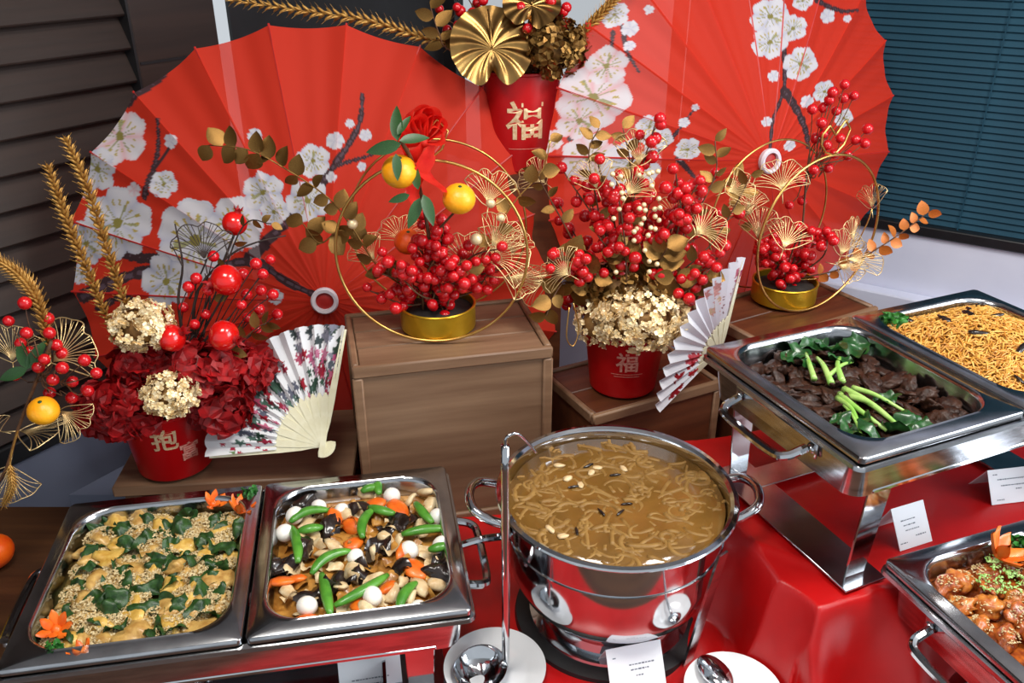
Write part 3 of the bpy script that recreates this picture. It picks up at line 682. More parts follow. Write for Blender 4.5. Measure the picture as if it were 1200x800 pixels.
wheat(t, org, [pt(60, 420, y=YF+.02), pt(45, 355, y=YF+.02), pt(22, 322, y=YF+.02), pt(-12, 300, y=YF+.02)], .009, seed=5, t0=.1)
wheat(t, org, [pt(22, 500, y=YF), pt(12, 540, y=YF-.02), pt(14, 570, y=YF-.03), pt(4, 592, y=YF-.03)], .006, seed=6, t0=.4)

# ------------------------------------------------------------------ bucket of berries in the middle
o = pt(729, 449, z=.2); org = np.array([o[0], o[1], .2]); YB = org[1]
t = thing('flower_bucket', 'red bucket overflowing with red berries, gold leaves and gilded hydrangea, beside the centre crate', 'flower arrangement', org, group='flower arrangements')
bucket(t, RTB*.97, RBB*.97, BH, [('福', .044, R(-2), .080, print_pink), ('line', .024, R(-2), .052, print_pink), ('line', .030, R(-2), .057, print_pink)])
cb = org+np.array([0, 0, BH-.01])
tips = [(770, 138, 14), (742, 178, 11), (700, 190, 12), (660, 200, 12), (655, 240, 11), (648, 300, 11), (690, 232, 12), (722, 208, 12), (792, 200, 12), (818, 215, 12), (842, 205, 12), (762, 235, 11), (742, 262, 11), (700, 275, 11), (812, 262, 11), (850, 292, 11), (682, 305, 10), (775, 285, 10), (650, 345, 10), (832, 312, 10), (800, 235, 10), (725, 240, 10), (865, 250, 9)]
for i, (px, py, nb) in enumerate(tips):
    berry_spray(t, org, cb+rng.normal(size=3)*.015, pt(px, py, y=YB+rng.uniform(-.09, .06)), nb, .0106, .026, .45, seed=100+i)
for i, (P, n, sz) in enumerate((([(720, 340), (700, 240), (690, 180), (702, 150)], 12, .028), ([(700, 340), (665, 270), (640, 225), (628, 200)], 8, .028), ([(760, 340), (810, 260), (838, 205), (838, 165)], 13, .03), ([(770, 340), (830, 290), (862, 240), (880, 205)], 11, .028),
      ([(730, 340), (740, 250), (738, 190), (730, 150)], 11, .03), ([(690, 350), (665, 330), (650, 345), (640, 370)], 9, .036), ([(700, 350), (680, 320), (665, 300)], 9, .04), ([(780, 350), (810, 335), (828, 320)], 9, .04), ([(750, 345), (770, 310), (782, 290)], 9, .042), ([(740, 345), (735, 310), (725, 290)], 9, .042), ([(700, 360), (690, 340), (700, 320)], 8, .042), ([(790, 360), (800, 345), (790, 325)], 8, .042))):
    sprig(t, org, [pt(a, b, y=YB-.02-.02*j*(i > 4)) for j, (a, b) in enumerate(P)], GLEAF2 if i > 4 else GLEAF, n, sz, seed=200+i)
for px, py, a, s, dy in ((748, 195, 85, .062, -.05), (700, 222, 110, .055, -.06), (668, 322, 150, .052, -.08), (815, 275, 40, .055, -.07), (790, 262, 75, .05, -.03), (640, 330, 190, .055, -.03), (735, 230, 60, .05, -.09), (850, 225, 20, .05, -.02), (640, 215, 140, .05, .0)):
    put('ginkgo_leaf', GK[px % 3], t, org, pt(px, py, y=YB+dy), -FW+.25*screen_dir(a+90), screen_dir(a), s)
BEAD = MB().add(blob(1, 1, 1, .08, 2, 2)).mesh('gold_bead', gold_pale, 180)
for i in range(34):
    c = pt(rng.uniform(715, 775), rng.uniform(200, 330), y=YB-.09+rng.uniform(-.02, .02)); link('gold_bead', BEAD, t, loc=c-org, scale=.0045)
hydrangea('gold_hydrangea', t, org, pt(752, 374, y=YB-.075), .076, .05, gold_pale, 440, .0076, 60)
hydrangea('gold_hydrangea', t, org, pt(705, 378, y=YB-.05), .045, .04, gold_pale, 130, .0075, 61)
hydrangea('gold_hydrangea', t, org, pt(735, 335, y=YB), .09, .04, gold_leaf, 90, .016, 62)
obj('wire_loop', tube(bez([pt(667, 360, y=YB-.08), pt(664, 395, y=YB-.09), pt(672, 405, y=YB-.09), pt(678, 385, y=YB-.08), pt(672, 355, y=YB-.08)], 24)-org, .0013, 5), gold_wire, t, 180)

# ------------------------------------------------------------------ ringed tins
def ringed_tin(label, base, yaw, rt, h, rr, zc):
    """base: world point under the tin; local -y faces forward; two gold rings clasp the tin"""
    t = thing('ringed_flower_tin', label, 'flower arrangement', base, yaw, 'flower arrangements')
    obj('tin', lathe([(.0001, 0), (rt-.003, 0), (rt, .003), (rt, h-.003), (rt+.0015, h-.001), (rt, h+.001), (rt-.003, h), (rt-.004, .015), (.0001, .015)], 48), tin_yellow, t, 35)
    obj('foam', lathe([(.0001, h-.006), (rt*.6, h-.007), (rt-.005, h-.012), (rt-.005, h-.03)], 32), soil_dark, t)
    a = np.linspace(0, 2*math.pi, 73)[:-1]
    for y in (-rt-.003, rt+.003):
        obj('ring', tube(np.c_[rr*np.cos(a), np.full(72, y), zc+rr*np.sin(a)], .0025 if y < 0 else .0020, 8, closed=True), gold_wire, t, 180)
    ear = np.array([(0, -.002), (-.022, .006), (-.036, .022), (-.037, .040), (-.022, .056), (-.003, .036), (.018, .062), (.034, .044), (.024, .016), (.004, .0)])*rr/.16
    E_ = np.c_[ear[:, 0], np.full(10, -rt-.003), zc+rr+.002+ear[:, 1]]
    obj('ear_wire', tube(np.vstack([np.linspace(a_, b_, 5)[:-1] for a_, b_ in zip(E_[:-1], E_[1:])]+[E_[-1:]]), .0020, 6), gold_wire, t, 180)
    return t
# on the tall crate
o = pt(514, 381, z=HC); base = np.array([o[0], o[1], HC+.0005]); RR = .160
t = ringed_tin('gold tin with a wire ring, two mandarins and berries, on the tall centre crate', base, 0, .0680, .045, RR, RR+.003)
org = base; YT = org[1]; cb = org+np.array([0, 0, .042])
tag_m = [(468, 201, -.108, .0280), (538, 233, -.10, .0265)]
obj('stem', tube(bez([cb, pt(508, 330, y=YT-.02), pt(500, 260, y=YT-.05), pt(485, 195, y=YT-.09), pt(470, 165, y=YT-.12)], 24)-org, .0032, 6), stem_brown, t, 180)
obj('stem', tube(bez([pt(503, 280, y=YT-.03), pt(520, 262, y=YT-.06), pt(536, 245, y=YT-.09)], 10)-org, .002, 6), stem_brown, t, 180)
for i, (px, py, dy, r) in enumerate(tag_m): orange(t, org, pt(px, py, y=YT+dy), r, mandarin, i)
orange(t, org, pt(478, 283, y=YT+.02), .0245, orange_peel, 8, 'orange_fruit')
for px, py, a, s in ((466, 165, 95, .055), (470, 168, 195, .055), (468, 165, 10, .045), (464, 180, 275, .04), (492, 232, 250, .05), (496, 228, 290, .05), (490, 222, 100, .04), (480, 228, 200, .035), (466, 158, 60, .035)):
    put('green_leaf', DLEAF, t, org, pt(px, py, y=YT-.128), nrm(-FW+.3*screen_dir(a+90)), screen_dir(a), s)
for i, (px, py, nb) in enumerate(((445, 320, 8), (432, 340, 7), (452, 300, 7), (470, 318, 8), (480, 345, 9), (500, 350, 8), (525, 340, 8), (548, 335, 8), (572, 320, 8), (598, 312, 8), (590, 290, 6), (490, 290, 9), (510, 280, 9), (520, 262, 8), (512, 300, 9), (498, 250, 7), (555, 300, 6), (540, 318, 7), (465, 340, 7), (505, 365, 7))):
    berry_spray(t, org, cb+rng.normal(size=3)*.012, pt(px, py, y=YT+rng.uniform(-.075, .01)), nb, .0102, .023, .5, seed=300+i)
for px, py, a, s, dy, z in ((572, 242, 82, .062, -.02, -FW), (570, 305, 30, .075, -.04, -FW+.4*UP), (548, 318, 95, .07, .0, -FW), (590, 325, -20, .075, -.03, UP-.7*FW), (575, 290, 55, .06, -.05, -FW), (440, 305, 130, .05, .0, -FW), (470, 285, 95, .05, .03, -FW), (600, 300, 80, .05, .01, -FW-.5*RT)):
    put('ginkgo_leaf', GK[(px+py) % 3], t, org, pt(px, py, y=YT+dy), z, screen_dir(a), s)
sprig(t, org, [cb, pt(450, 320, y=YT-.03), pt(415, 270, y=YT-.05), pt(385, 232, y=YT-.05), pt(330, 195, y=YT-.05), pt(290, 175, y=YT-.04), pt(245, 170, y=YT-.03)], GLEAF2, 26, .034, gold_leaf, seed=21)
sprig(t, org, [pt(430, 290, y=YT-.03), pt(400, 270, y=YT-.05), pt(375, 285, y=YT-.05), pt(355, 262, y=YT-.05)], GLEAF2, 8, .036, gold_leaf, seed=22)
sprig(t, org, [cb, pt(570, 290, y=YT-.02), pt(600, 240, y=YT-.01), pt(635, 200, y=YT), pt(645, 165, y=YT)], GLEAF2, 9, .030, gold_wire, seed=23)
for px, py, r in ((558, 280, .0105), (575, 238, .008), (413, 262, .009), (587, 255, .007)): link('gold_bud', BEAD, t, loc=pt(px, py, y=YT-.05)-org, scale=r)
g = np.random.default_rng(5); bow = obj('bow', blob(.008, .008, .008, .15, 3, 2), ribbon_red, t, 180, loc=pt(497, 167, y=YT-.078)-org)
kn = np.zeros(3)
for i in range(9):
    a = [150, 100, 60, 30, 200, 120, 80, 265, 285][i]; L = [.040, .052, .045, .032, .036, .034, .050, .115, .085][i]; d = screen_dir(a); w = screen_dir(a+90)
    tt = np.linspace(0, 1, 16); loop = i < 7
    if loop: P = kn+np.outer(L*np.sin(np.pi*tt), d)+np.outer(.016*np.sin(2*np.pi*tt), w)+np.outer(-.012*np.sin(np.pi*tt)*(1+.5*np.sin(5*tt+i)), FW)
    else: P = kn+np.outer(L*tt, d)+np.outer(.012*np.sin(6*tt+i), w)+np.outer(.008*np.sin(9*tt+i), FW)
    Wd = np.outer(.004+.015*np.sin(np.pi*np.clip(tt*.9+.05, 0, 1)), w*.5+FW*.8)
    obj('ribbon_loop' if loop else 'ribbon_tail', ribbon(P, Wd), ribbon_red, bow, 180)
# on the right crate
o = pt(917, 350, z=.30); base = np.array([o[0], o[1], .3005]); RR2 = .158
t = ringed_tin('gold tin with a wire ring and a tall berry sprig, on the right-hand crate', base, R(28), .0660, .042, RR2, RR2+.003)
YR = base[1]
# parts of this tin are laid out in room directions, then turned into the tin's own axes
PRE[t.name] = RZ(R(-28)); org = base; cb = base+np.array([0, 0, .04])
for i, (px, py, nb) in enumerate(((890, 305, 7), (900, 290, 7), (915, 300, 8), (930, 305, 8), (945, 300, 8), (960, 285, 7), (970, 272, 6), (905, 320, 7), (925, 322, 8), (945, 318, 7), (885, 285, 6), (950, 270, 6))):
    berry_spray(t, org, cb+rng.normal(size=3)*.012, pt(px, py, y=YR+rng.uniform(-.06, .02)), nb, .0102, .023, .5, seed=400+i)
fork = pt(945, 205, y=YR)
obj('stem', tube(bez([cb, pt(938, 280, y=YR), fork], 12)-org, .002, 6), stem_brown, t, 180)
berries_at(t, org, [(990, 99), (1001, 112), (976, 108), (989, 115), (980, 130), (965, 126), (972, 117), (952, 128), (963, 144), (965, 157), (956, 162), (969, 170), (954, 199), (971, 197), (938, 211), (961, 184)], .0102, fork, stem_brown, YR-.01, .02, 3)
berries_at(t, org, [(985, 162), (1003, 164), (1017, 151), (1014, 168), (994, 182), (978, 180), (925, 240), (940, 235)], .0102, fork+np.array([.01, 0, .01]), stem_brown, YR-.01, .02, 4)
for px, py, a, s, dy, z in ((917, 225, 92, .062, -.06, -FW), (918, 292, 68, .066, -.075, -FW+.3*UP), (888, 282, 75, .07, -.05, -FW-1.5*RT), (985, 300, 70, .055, -.02, -FW), (992, 305, 15, .07, -.03, -FW+.8*UP), (1000, 285, 100, .055, .0, -FW+RT), (1022, 245, 95, .05, .0, -FW-1.8*RT), (880, 250, 110, .05, .0, -FW), (980, 310, -35, .06, -.04, UP-FW)):
    put('ginkgo_leaf', GK[(px+py) % 3], t, org, pt(px, py, y=YR+dy), z, screen_dir(a), s)
obj('stem', tube(bez([cb, pt(980, 320, y=YR), pt(1012, 270, y=YR), pt(1022, 245, y=YR)], 14)-org, .0014, 5), gold_wire, t, 180)
sprig(t, org, [cb, pt(985, 315, y=YR-.01), pt(1030, 290, y=YR-.02), pt(1060, 270, y=YR-.02), pt(1088, 248, y=YR-.02)], RLEAF, 19, .027, name='rust_leaf', seed=31)
sprig(t, org, [cb, pt(890, 280, y=YR), pt(868, 240, y=YR+.01), pt(860, 205, y=YR+.01)], GLEAF2, 9, .028, gold_leaf, seed=32)
# ------------------------------------------------------------------ bucket with the luck character, behind
o = pt(608, 200, y=1.84); org = np.array([o[0], 1.84, .536]); YL = org[1]
t = thing('flower_bucket', 'red bucket marked with a gold luck character, gilded leaf and hydrangea, between the umbrellas', 'flower arrangement', org, group='flower arrangements')
hL = .20
bucket(t, .086, .080, hL, [('福', .082, R(9), .104, print_gold), ('line', .035, R(9), .052, print_pink)])
cb = org+np.array([0, 0, hL-.01])
def anthurium(px, py, dy, r, a, z):
    mb = MB(); NTH, NRR = 120, 12; V = []; F = []
    for i in range(NRR+1):
        q = i/NRR
        for j in range(NTH+1):
            th = -math.pi+2*math.pi*j/NTH; rad = r*(1-.50*math.exp(-((abs(th)-math.pi)/.22)**2))*(.92+.08*math.cos(th))
            V.append((rad*q*math.sin(th), rad*q*math.cos(th)+.12*r, .045*r*math.sin(13*abs(th)-5*q)*q*(1-.3*q)+.12*r*q*q*abs(math.sin(th))-.12*r*q*q+.02*r*math.sin(4*th)*q))
    for i in range(NRR):
        for j in range(NTH): k = i*(NTH+1)+j; F.append((k, k+1, k+NTH+2, k+NTH+1))
    m = put('gold_anthurium_leaf', MB().add((V, F)).mesh('gold_anthurium_leaf', gold_foil, 180), t, org, pt(px, py, y=YL+dy), z, screen_dir(a))
    pts = [(.0, .12*r, .004), (0, r*.6, .002), (0, r*1.06, -.10*r)]
    obj('midrib', tube(bez(pts, 10), .0022, 5), gold_foil, m, 180)
    return m
anthurium(577, 64, -.11, .088, 95, -FW+.15*RT)
anthurium(622, 10, -.08, .062, 80, -FW+.4*UP)
obj('stem', tube([cb-org, pt(577, 70, y=YL-.10)-org], .003, 6), gold_foil, t, 180)
obj('stem', tube([cb-org, pt(622, 16, y=YL-.07)-org], .003, 6), gold_foil, t, 180)
hydrangea('gold_hydrangea', t, org, pt(648, 56, y=YL-.06), .062, .052, gold_leaf, 150, .012, 70)
hydrangea('gold_hydrangea', t, org, pt(604, 80, y=YL-.02), .05, .04, gold_leaf, 60, .012, 71)
for i, (px, py, nb) in enumerate(((512, 15, 7), (545, -8, 7), (650, 5, 8), (668, 12, 5), (640, 22, 5), (590, -5, 6), (520, 40, 5))):
    berry_spray(t, org, cb+rng.normal(size=3)*.02, pt(px, py, y=YL-.06), nb, .0105, .03, .55, seed=500+i)
wheat(t, org, [cb, pt(560, 60, y=YL-.05), pt(500, 45, y=YL-.06), pt(430, 24, y=YL-.06), pt(350, 12, y=YL-.05), pt(272, 0, y=YL-.04)], .0115, 'gilded_rope_ear', seed=11, t0=.2)
wheat(t, org, [cb, pt(650, 80, y=YL-.04), pt(680, 42, y=YL-.05), pt(712, 8, y=YL-.05), pt(735, -15, y=YL-.05)], .0105, 'gilded_rope_ear', seed=12, t0=.25)
sprig(t, org, [cb, pt(530, 60, y=YL-.08), pt(515, 40, y=YL-.09), pt(505, 10, y=YL-.09)], GLEAF, 9, .04, seed=51)

# ------------------------------------------------------------------ folding fans
fan_paper = print_mat('printed_fan_paper', 'print', .6, .3)
bamboo = mat('pale_bamboo', '#e3dfc4', .45, col2='#d6d0ae', scale=40)
def fan(label, pivot, b, e1, rad, half, r0, design, seed, nst=15, off=0.):
    b = nrm(b); e1 = np.array(e1, float); e1 = nrm(e1-b*np.dot(e1, b)); n = np.cross(e1, b)
    if np.dot(n, FW) > 0: n = -n
    M = frame(pivot, e1, b, np.cross(e1, b)); sgn = 1 if np.dot(np.cross(e1, b), n) > 0 else -1
    t = thing('folding_fan', label, 'fan', M=M, group='folding paper fans'); g = np.random.default_rng(seed)
    for i in range(nst):
        a = -half+2*half*i/(nst-1); guard = i in (0, nst-1); w = .0062 if not guard else .0062; L = rad*.97 if guard else r0*1.02
        z = sgn*(.0012*(i % 2)+.0003*i); ty = -.022
        prof = [(ty, .0035), (ty+.008, .0055), (.02, .0042), (r0*.45, w), (r0*.9, w*1.05), (r0, .0022 if not guard else w), (L, .0018 if not guard else .0035)]
        V = []; F = []
        for y, hw in prof: V += [(-hw, y, -.0006), (hw, y, -.0006), (hw, y, .0006), (-hw, y, .0006)]
        for k in range(len(prof)-1):
            for j in range(4): F.append((k*4+j, k*4+(j+1) % 4, k*4+4+(j+1) % 4, k*4+4+j))
        F += [(3, 2, 1, 0), tuple(range(len(V)-4, len(V)))]
        obj('guard_stick' if guard else 'stick', (V, F), bamboo, t, None, M=T(0, 0, z) @ RZ(-a))
    obj('rivet', lathe([(.0001, .004), (.003, .0035), (.004, .001), (.004, -.003), (.0001, -.004)], 12), gold_wire, t)
    NF = (nst-1)*2; NA, NR = NF*6, 60
    a = np.linspace(-half, half, NA+1); q = np.linspace(0, 1, NR+1); Aa, Q = np.meshgrid(a, q)
    r = r0*.93+(rad-r0*.93)*Q; fold = np.abs(((Aa+half)/(2*half)*NF) % 2-1)-.5
    r = r*(1-.012*Q*np.abs(fold)); z = sgn*.002+fold*.011*(r/rad)
    V = np.c_[(r*np.sin(Aa)).ravel(), (r*np.cos(Aa)).ravel(), z.ravel()]
    i = (np.arange(NR)[:, None]*(NA+1)+np.arange(NA)[None]).ravel(); F = np.c_[i, i+1, i+NA+2, i+NA+1].tolist()
    mb = MB(); mb.add((V, F)); col = design(Aa.ravel()/half, Q.ravel(), g); mb.c = [col]
    obj('fan_leaf', mb, fan_paper, t, 60)
    return t
def splat(col, u, v, spots, g, asp=2.2):
    for su, sv, s, c, k in spots:
        d = np.hypot((u-su)*asp, v-sv); th = np.arctan2(v-sv, (u-su)*asp)
        m = d < s*(.75+.25*np.sin(k*th+su*9)+.12*np.sin(11*th))
        col[m] = np.array(lin(c))*(.85+.3*g.random(m.sum())[:, None])
    return col
def design_left(u, v, g):
    col = np.tile(lin('#eef2f6'), (len(u), 1)); sp = []
    for i in range(46): sp.append((g.uniform(-.95, 1), g.uniform(.05, .55), g.uniform(.07, .13), ['#3d5a4c', '#4f6c62', '#2f4a3c', '#5b5f70'][i % 4], 5))
    for i in range(26): sp.append((g.uniform(.45, 1), g.uniform(.3, 1), g.uniform(.06, .12), ['#3e4a4c', '#56606a', '#394d40', '#8a8c9c'][i % 4], 4))
    for i in range(34): sp.append((g.uniform(-.9, 1), g.uniform(.05, .62), g.uniform(.06, .12), ['#b04a66', '#8f2038', '#c66a88', '#a01c30'][i % 4], 5))
    for i in range(10): sp.append((g.uniform(.6, .95), g.uniform(.3, .7), g.uniform(.06, .10), ['#b8567e', '#cf86a6'][i % 2], 5))
    for i in range(4): sp.append((-.02+.03*i, .62+.10*i, .06, '#a3122a', 5))
    sp += [(-.62, .62, .05, '#8a8a3a', 3), (-.66, .7, .04, '#4a6a3a', 3), (.18, .86, .07, '#8c8f56', 4), (-.98, .6, .05, '#6a8a5a', 3)]
    for i in range(6): sp.append((-.99+.05*(i % 3), .15+.12*i, .05, '#b02440', 4))
    return splat(col, u, v, sp, g)
def design_right(u, v, g):
    col = np.tile(lin('#e9ebf4'), (len(u), 1)); sp = []
    for i in range(12): sp.append((g.uniform(-.95, -.35), g.uniform(.05, .55), g.uniform(.12, .22), ['#b5121c', '#8f0e1a', '#c8505c'][i % 3], 5))
    for i in range(10): sp.append((g.uniform(.35, .62), g.uniform(.25, .95), g.uniform(.07, .12), ['#e0a9a4', '#d9c0a0', '#c98a86'][i % 3], 5))
    for i in range(8): sp.append((g.uniform(.85, 1), g.uniform(.1, .9), g.uniform(.05, .09), ['#c06a80', '#a04a6a'][i % 2], 4))
    for i in range(7): sp.append((.70+.03*math.sin(i*2), .18+.05*i, .028, '#6a2030', 3))
    return splat(col, u, v, sp, g)
pv = pt(379, 521, y=1.262)
fan('white folding fan with a floral garden print, leaning before the left bucket', pv, screen_dir(133)*.99+.10*FW, screen_dir(43), .213, R(53), .09, design_left, 4)
pv = pt(842, 411, y=1.455)
fan('white folding fan with red blossoms, standing between the berry bucket and the beef pan', pv, screen_dir(151)*.56-.83*FW, screen_dir(61), .200, R(53), .08, design_right, 6)
# ------------------------------------------------------------------ food
fish_mat = mat('golden_fish', '#a87c3c', .45, col2='#cfa960', scale=90, bump=.4, bscale=140, coat=.15)
fish_mat2 = mat('battered_fish', '#b88a34', .45, col2='#dcb860', scale=80, bump=.4, bscale=140, coat=.15)
crumb_mat = mat('sesame_crumb', '#dccba0', .6, col2='#a98a52', scale=200)
greens_mat = mat('wilted_greens', '#14300f', .45, col2='#2a4f1c', scale=110, coat=.05, bump=.5, bscale=160)
parsley_mat = mat('curly_parsley', '#1f5a1c', .5, col2='#2f7a28', scale=120)
carrot_mat = mat('carrot', '#d8590e', .4, col2='#e8761f', scale=60, coat=.1)
egg_mat = mat('quail_egg_white', '#f2efe8', .25, col2='#e9e4da', scale=20, coat=.2, sss=.1)
pea_mat = mat('snap_pea', '#3a7a20', .35, col2='#5a9a34', scale=50, coat=.2)
fungus_mat = mat('black_fungus', '#1b1412', .22, col2='#2e211c', scale=60, coat=.3)
mush_mat = mat('pale_mushroom', '#c9a878', .45, col2='#e2cda4', scale=70, coat=.1)
gravy_mat = mat('brown_gravy', '#7a4a18', .25, col2='#9a6a2c', scale=40, bump=.6, bscale=90, coat=.3)
cabbage_mat = mat('braised_cabbage', '#8f5a20', .35, col2='#c08a40', scale=60, coat=.2)
beef_mat = mat('braised_beef', '#23110a', .5, col2='#3c2012', scale=90, bump=1., bscale=160, coat=.04, spec=.3)
beef_sauce = mat('dark_sauce', '#201009', .25, col2='#301a0e', scale=50, bump=.5, bscale=120, coat=.3)
choy_stalk = mat('bok_choy_stalk', '#7fb548', .3, col2='#a9cc74', scale=40, coat=.2)
choy_leaf = mat('bok_choy_leaf', '#163c18', .35, col2='#245624', scale=70, coat=.2)
noodle_mat = mat('fried_noodle', '#cf9238', .4, col2='#e6b75e', scale=60, coat=.1)
noodle_mat2 = mat('fried_noodle_dark', '#b87628', .4, col2='#d49a44', scale=60, coat=.1)
chicken_mat = mat('glazed_chicken', '#7d3212', .35, col2='#b8601f', scale=110, bump=.6, bscale=120, coat=.3)
chicken_mat2 = mat('glazed_chicken_light', '#a8521a', .35, col2='#c97f34', scale=110, bump=.6, bscale=120, coat=.3)
scallion_mat = mat('scallion', '#79a84a', .4, col2='#a6c878', scale=60)
soup_mat = mat('brown_soup', '#684a20', .1, col2='#7f5a28', scale=14, bump=.25, bscale=60, coat=.4)
soup_noodle = mat('soup_noodle', '#7c5a2a', .5, col2='#92703c', scale=50, spec=.3)

def in_pan(CH, i, x, y, z=0.): return (CH @ np.array([PW/2+i*PW+x, PD/2+y, z, 1]))[:3]
def to_pan(CH, i, px, py, z=-.012):
    p = np.linalg.inv(CH) @ np.r_[pt(px, py, z=CH[2, 3]+z), 1]; return p[0]-PW/2-i*PW, p[1]-PD/2
def bed(name, CH, i, level, heap, m, label, cat, seed, amp=.004):
    """the bottom layer of a dish, filling the pan's rounded opening"""
    n = 8; g = np.random.default_rng(seed); hx, hy = PW/2-.0285, PD/2-.0325; rings = []
    for q in (1, .93, .85, .75, .65, .55, .45, .35, .25, .15, .06):
        P = rrect(hx*q, hy*q, .05*q, n); z = level+heap*(1-q**2)+amp*(np.sin(P[:, 0]*90+seed)+np.sin(P[:, 1]*75+2*seed)+np.sin((P[:, 0]+P[:, 1])*140))*.5*(q < 1); rings.append(np.c_[P, z])
    V, F = loft(rings); k = len(rings[0]); F.append(tuple(range(len(V)-k, len(V))))
    V2 = np.vstack([np.c_[rrect(hx*.97, hy*.97, .05, n), np.full(k, level-.012)]]); b0 = len(V); V = np.vstack([V, V2])
    F = [f[::-1] for f in F]+[(b0+j, b0+(j+1) % k, (j+1) % k, j) for j in range(k)]
    return tag(obj(name, (V, F), m, None, 70, M=CH @ T(PW/2+i*PW, PD/2, 0)), label, cat, None, 'stuff')
def poisson(n, hx, hy, dmin, g, tries=4000, rc=.03):
    P = []
    for _ in range(tries):
        p = np.array([g.uniform(-hx, hx), g.uniform(-hy, hy)])
        if abs(p[0]) > hx-rc and abs(p[1]) > hy-rc and np.hypot(abs(p[0])-hx+rc, abs(p[1])-hy+rc) > rc: continue
        if all(np.hypot(*(p-q)) > dmin for q in P): P.append(p)
        if len(P) >= n: break
    return P
def heapz(x, y, level, heap): return level+heap*max(0, 1-max(abs(x)/(PW/2-.03), abs(y)/(PD/2-.035))**2)
def crumple(size, seed, wave=.35, n=8):
    """a wilted leaf: a crumpled sheet"""
    g = np.random.default_rng(seed); u = np.linspace(-1, 1, n+1); Xx, Yy = np.meshgrid(u, u); ph = g.uniform(0, 6, 6)
    Zz = wave*(np.sin(2.6*Xx+ph[0]+Yy)+np.sin(3.2*Yy+ph[1]-1.3*Xx)+.6*np.sin(6*Xx+ph[2])*np.cos(5*Yy+ph[3]))*.5
    rr = np.maximum(abs(Xx), abs(Yy))/(np.hypot(Xx, Yy)+1e-6); k = np.where(np.hypot(Xx, Yy) > 0, rr, 1)
    V = np.c_[(Xx*k*(1+.15*np.sin(4*Yy+ph[4]))).ravel(), (Yy*k*.75).ravel(), Zz.ravel()]*size
    i = (np.arange(n)[:, None]*(n+1)+np.arange(n)[None]).ravel()
    return V, np.c_[i, i+1, i+n+2, i+n+1].tolist()
def piece(name, me, CH, i, x, y, z, rot, label, cat, group, sc=1.):
    M = CH @ T(PW/2+i*PW+x, PD/2+y, z) @ rot @ S(sc)
    return tag(link(name, me, None, M=M), label, cat, group)
def spinrot(g, tilt=.35): return RZ(g.uniform(0, 6.28)) @ RX(g.normal()*tilt) @ RY(g.normal()*tilt)
def crumbs(name, CH, i, spots, n, size, m, label, cat, seed, zoff=0.):
    """sprinkled crumbs lying on the pieces (x, y, top z, reach)"""
    g = np.random.default_rng(seed); mb = MB(); V0 = np.array([(1, 0, 0), (-1, 0, 0), (0, .6, 0), (0, -.6, 0), (0, 0, .45), (0, 0, -.45)]); F0 = [(0, 2, 4), (2, 1, 4), (1, 3, 4), (3, 0, 4), (2, 0, 5), (1, 2, 5), (3, 1, 5), (0, 3, 5)]
    for _ in range(n):
        x, y, z, r, hz = spots[g.integers(len(spots))]; a = g.uniform(0, 6.28); q = math.sqrt(g.random())*.95
        mb.add((V0*size*g.uniform(.6, 1.3), F0), T(x+r*q*math.cos(a), y+r*q*math.sin(a), z+hz*math.sqrt(1-q*q)+zoff) @ spinrot(g, .5))
    return tag(obj(name, mb, m, None, None, M=CH @ T(PW/2+i*PW, PD/2, 0)), label, cat, None, 'stuff')
def carrot_flower_mesh(seed, n=7, L=.017):
    mb = MB(); g = np.random.default_rng(seed)
    for k in range(n):
        t = np.linspace(0, 1, 5); w = .0052*np.sin(np.pi*(t*.82+.12)); zc = .35*t**1.3*L*1.4; V = []
        for s in (-1, 0, 1): V += [(s*w[j], .003+t[j]*L, zc[j]-.002*abs(s)) for j in range(5)]
        V += [(0, .003+t[j]*L, zc[j]-.0035) for j in range(5)]
        F = [(a*5+j, (a+1)*5+j, (a+1)*5+j+1, a*5+j+1) for a in range(2) for j in range(4)]+[(15+j, j, j+1, 15+j+1) for j in range(4)]+[(10+j, 15+j, 15+j+1, 10+j+1) for j in range(4)]
        mb.add((V, F), RZ(2*math.pi*k/n) @ RX(g.uniform(.1, .5)))
    mb.add(blob(.0055, .0055, .004, .1, seed, 2))
    return mb.mesh('carrot_flower', carrot_mat, 50)
CFM = carrot_flower_mesh(1)
def parsley(CH, i, px, py, r, label, n=26, seed=0, z=-.008):
    g = np.random.default_rng(seed); mb = MB(); x, y = to_pan(CH, i, px, py, z)
    for k in range(n):
        d = nrm(g.normal(size=3)); d[2] = abs(d[2])*.7
        mb.add(crumple(r*.34, seed*50+k, .6, 4), T(*(d*r*g.uniform(.3, .9))) @ spinrot(g, .9))
    return tag(obj('parsley', mb, parsley_mat, None, 180, M=CH @ T(PW/2+i*PW+x, PD/2+y, z)), label, 'parsley', 'parsley garnishes')
def carrot_at(CH, i, px, py, label, sc=1., tilt=.5, z=-.002, az=0.):
    x, y = to_pan(CH, i, px, py, z); return piece('carrot_flower', CFM, CH, i, x, y, z, RZ(az) @ RX(tilt), label, 'carrot flower', 'carved carrot flowers', sc)

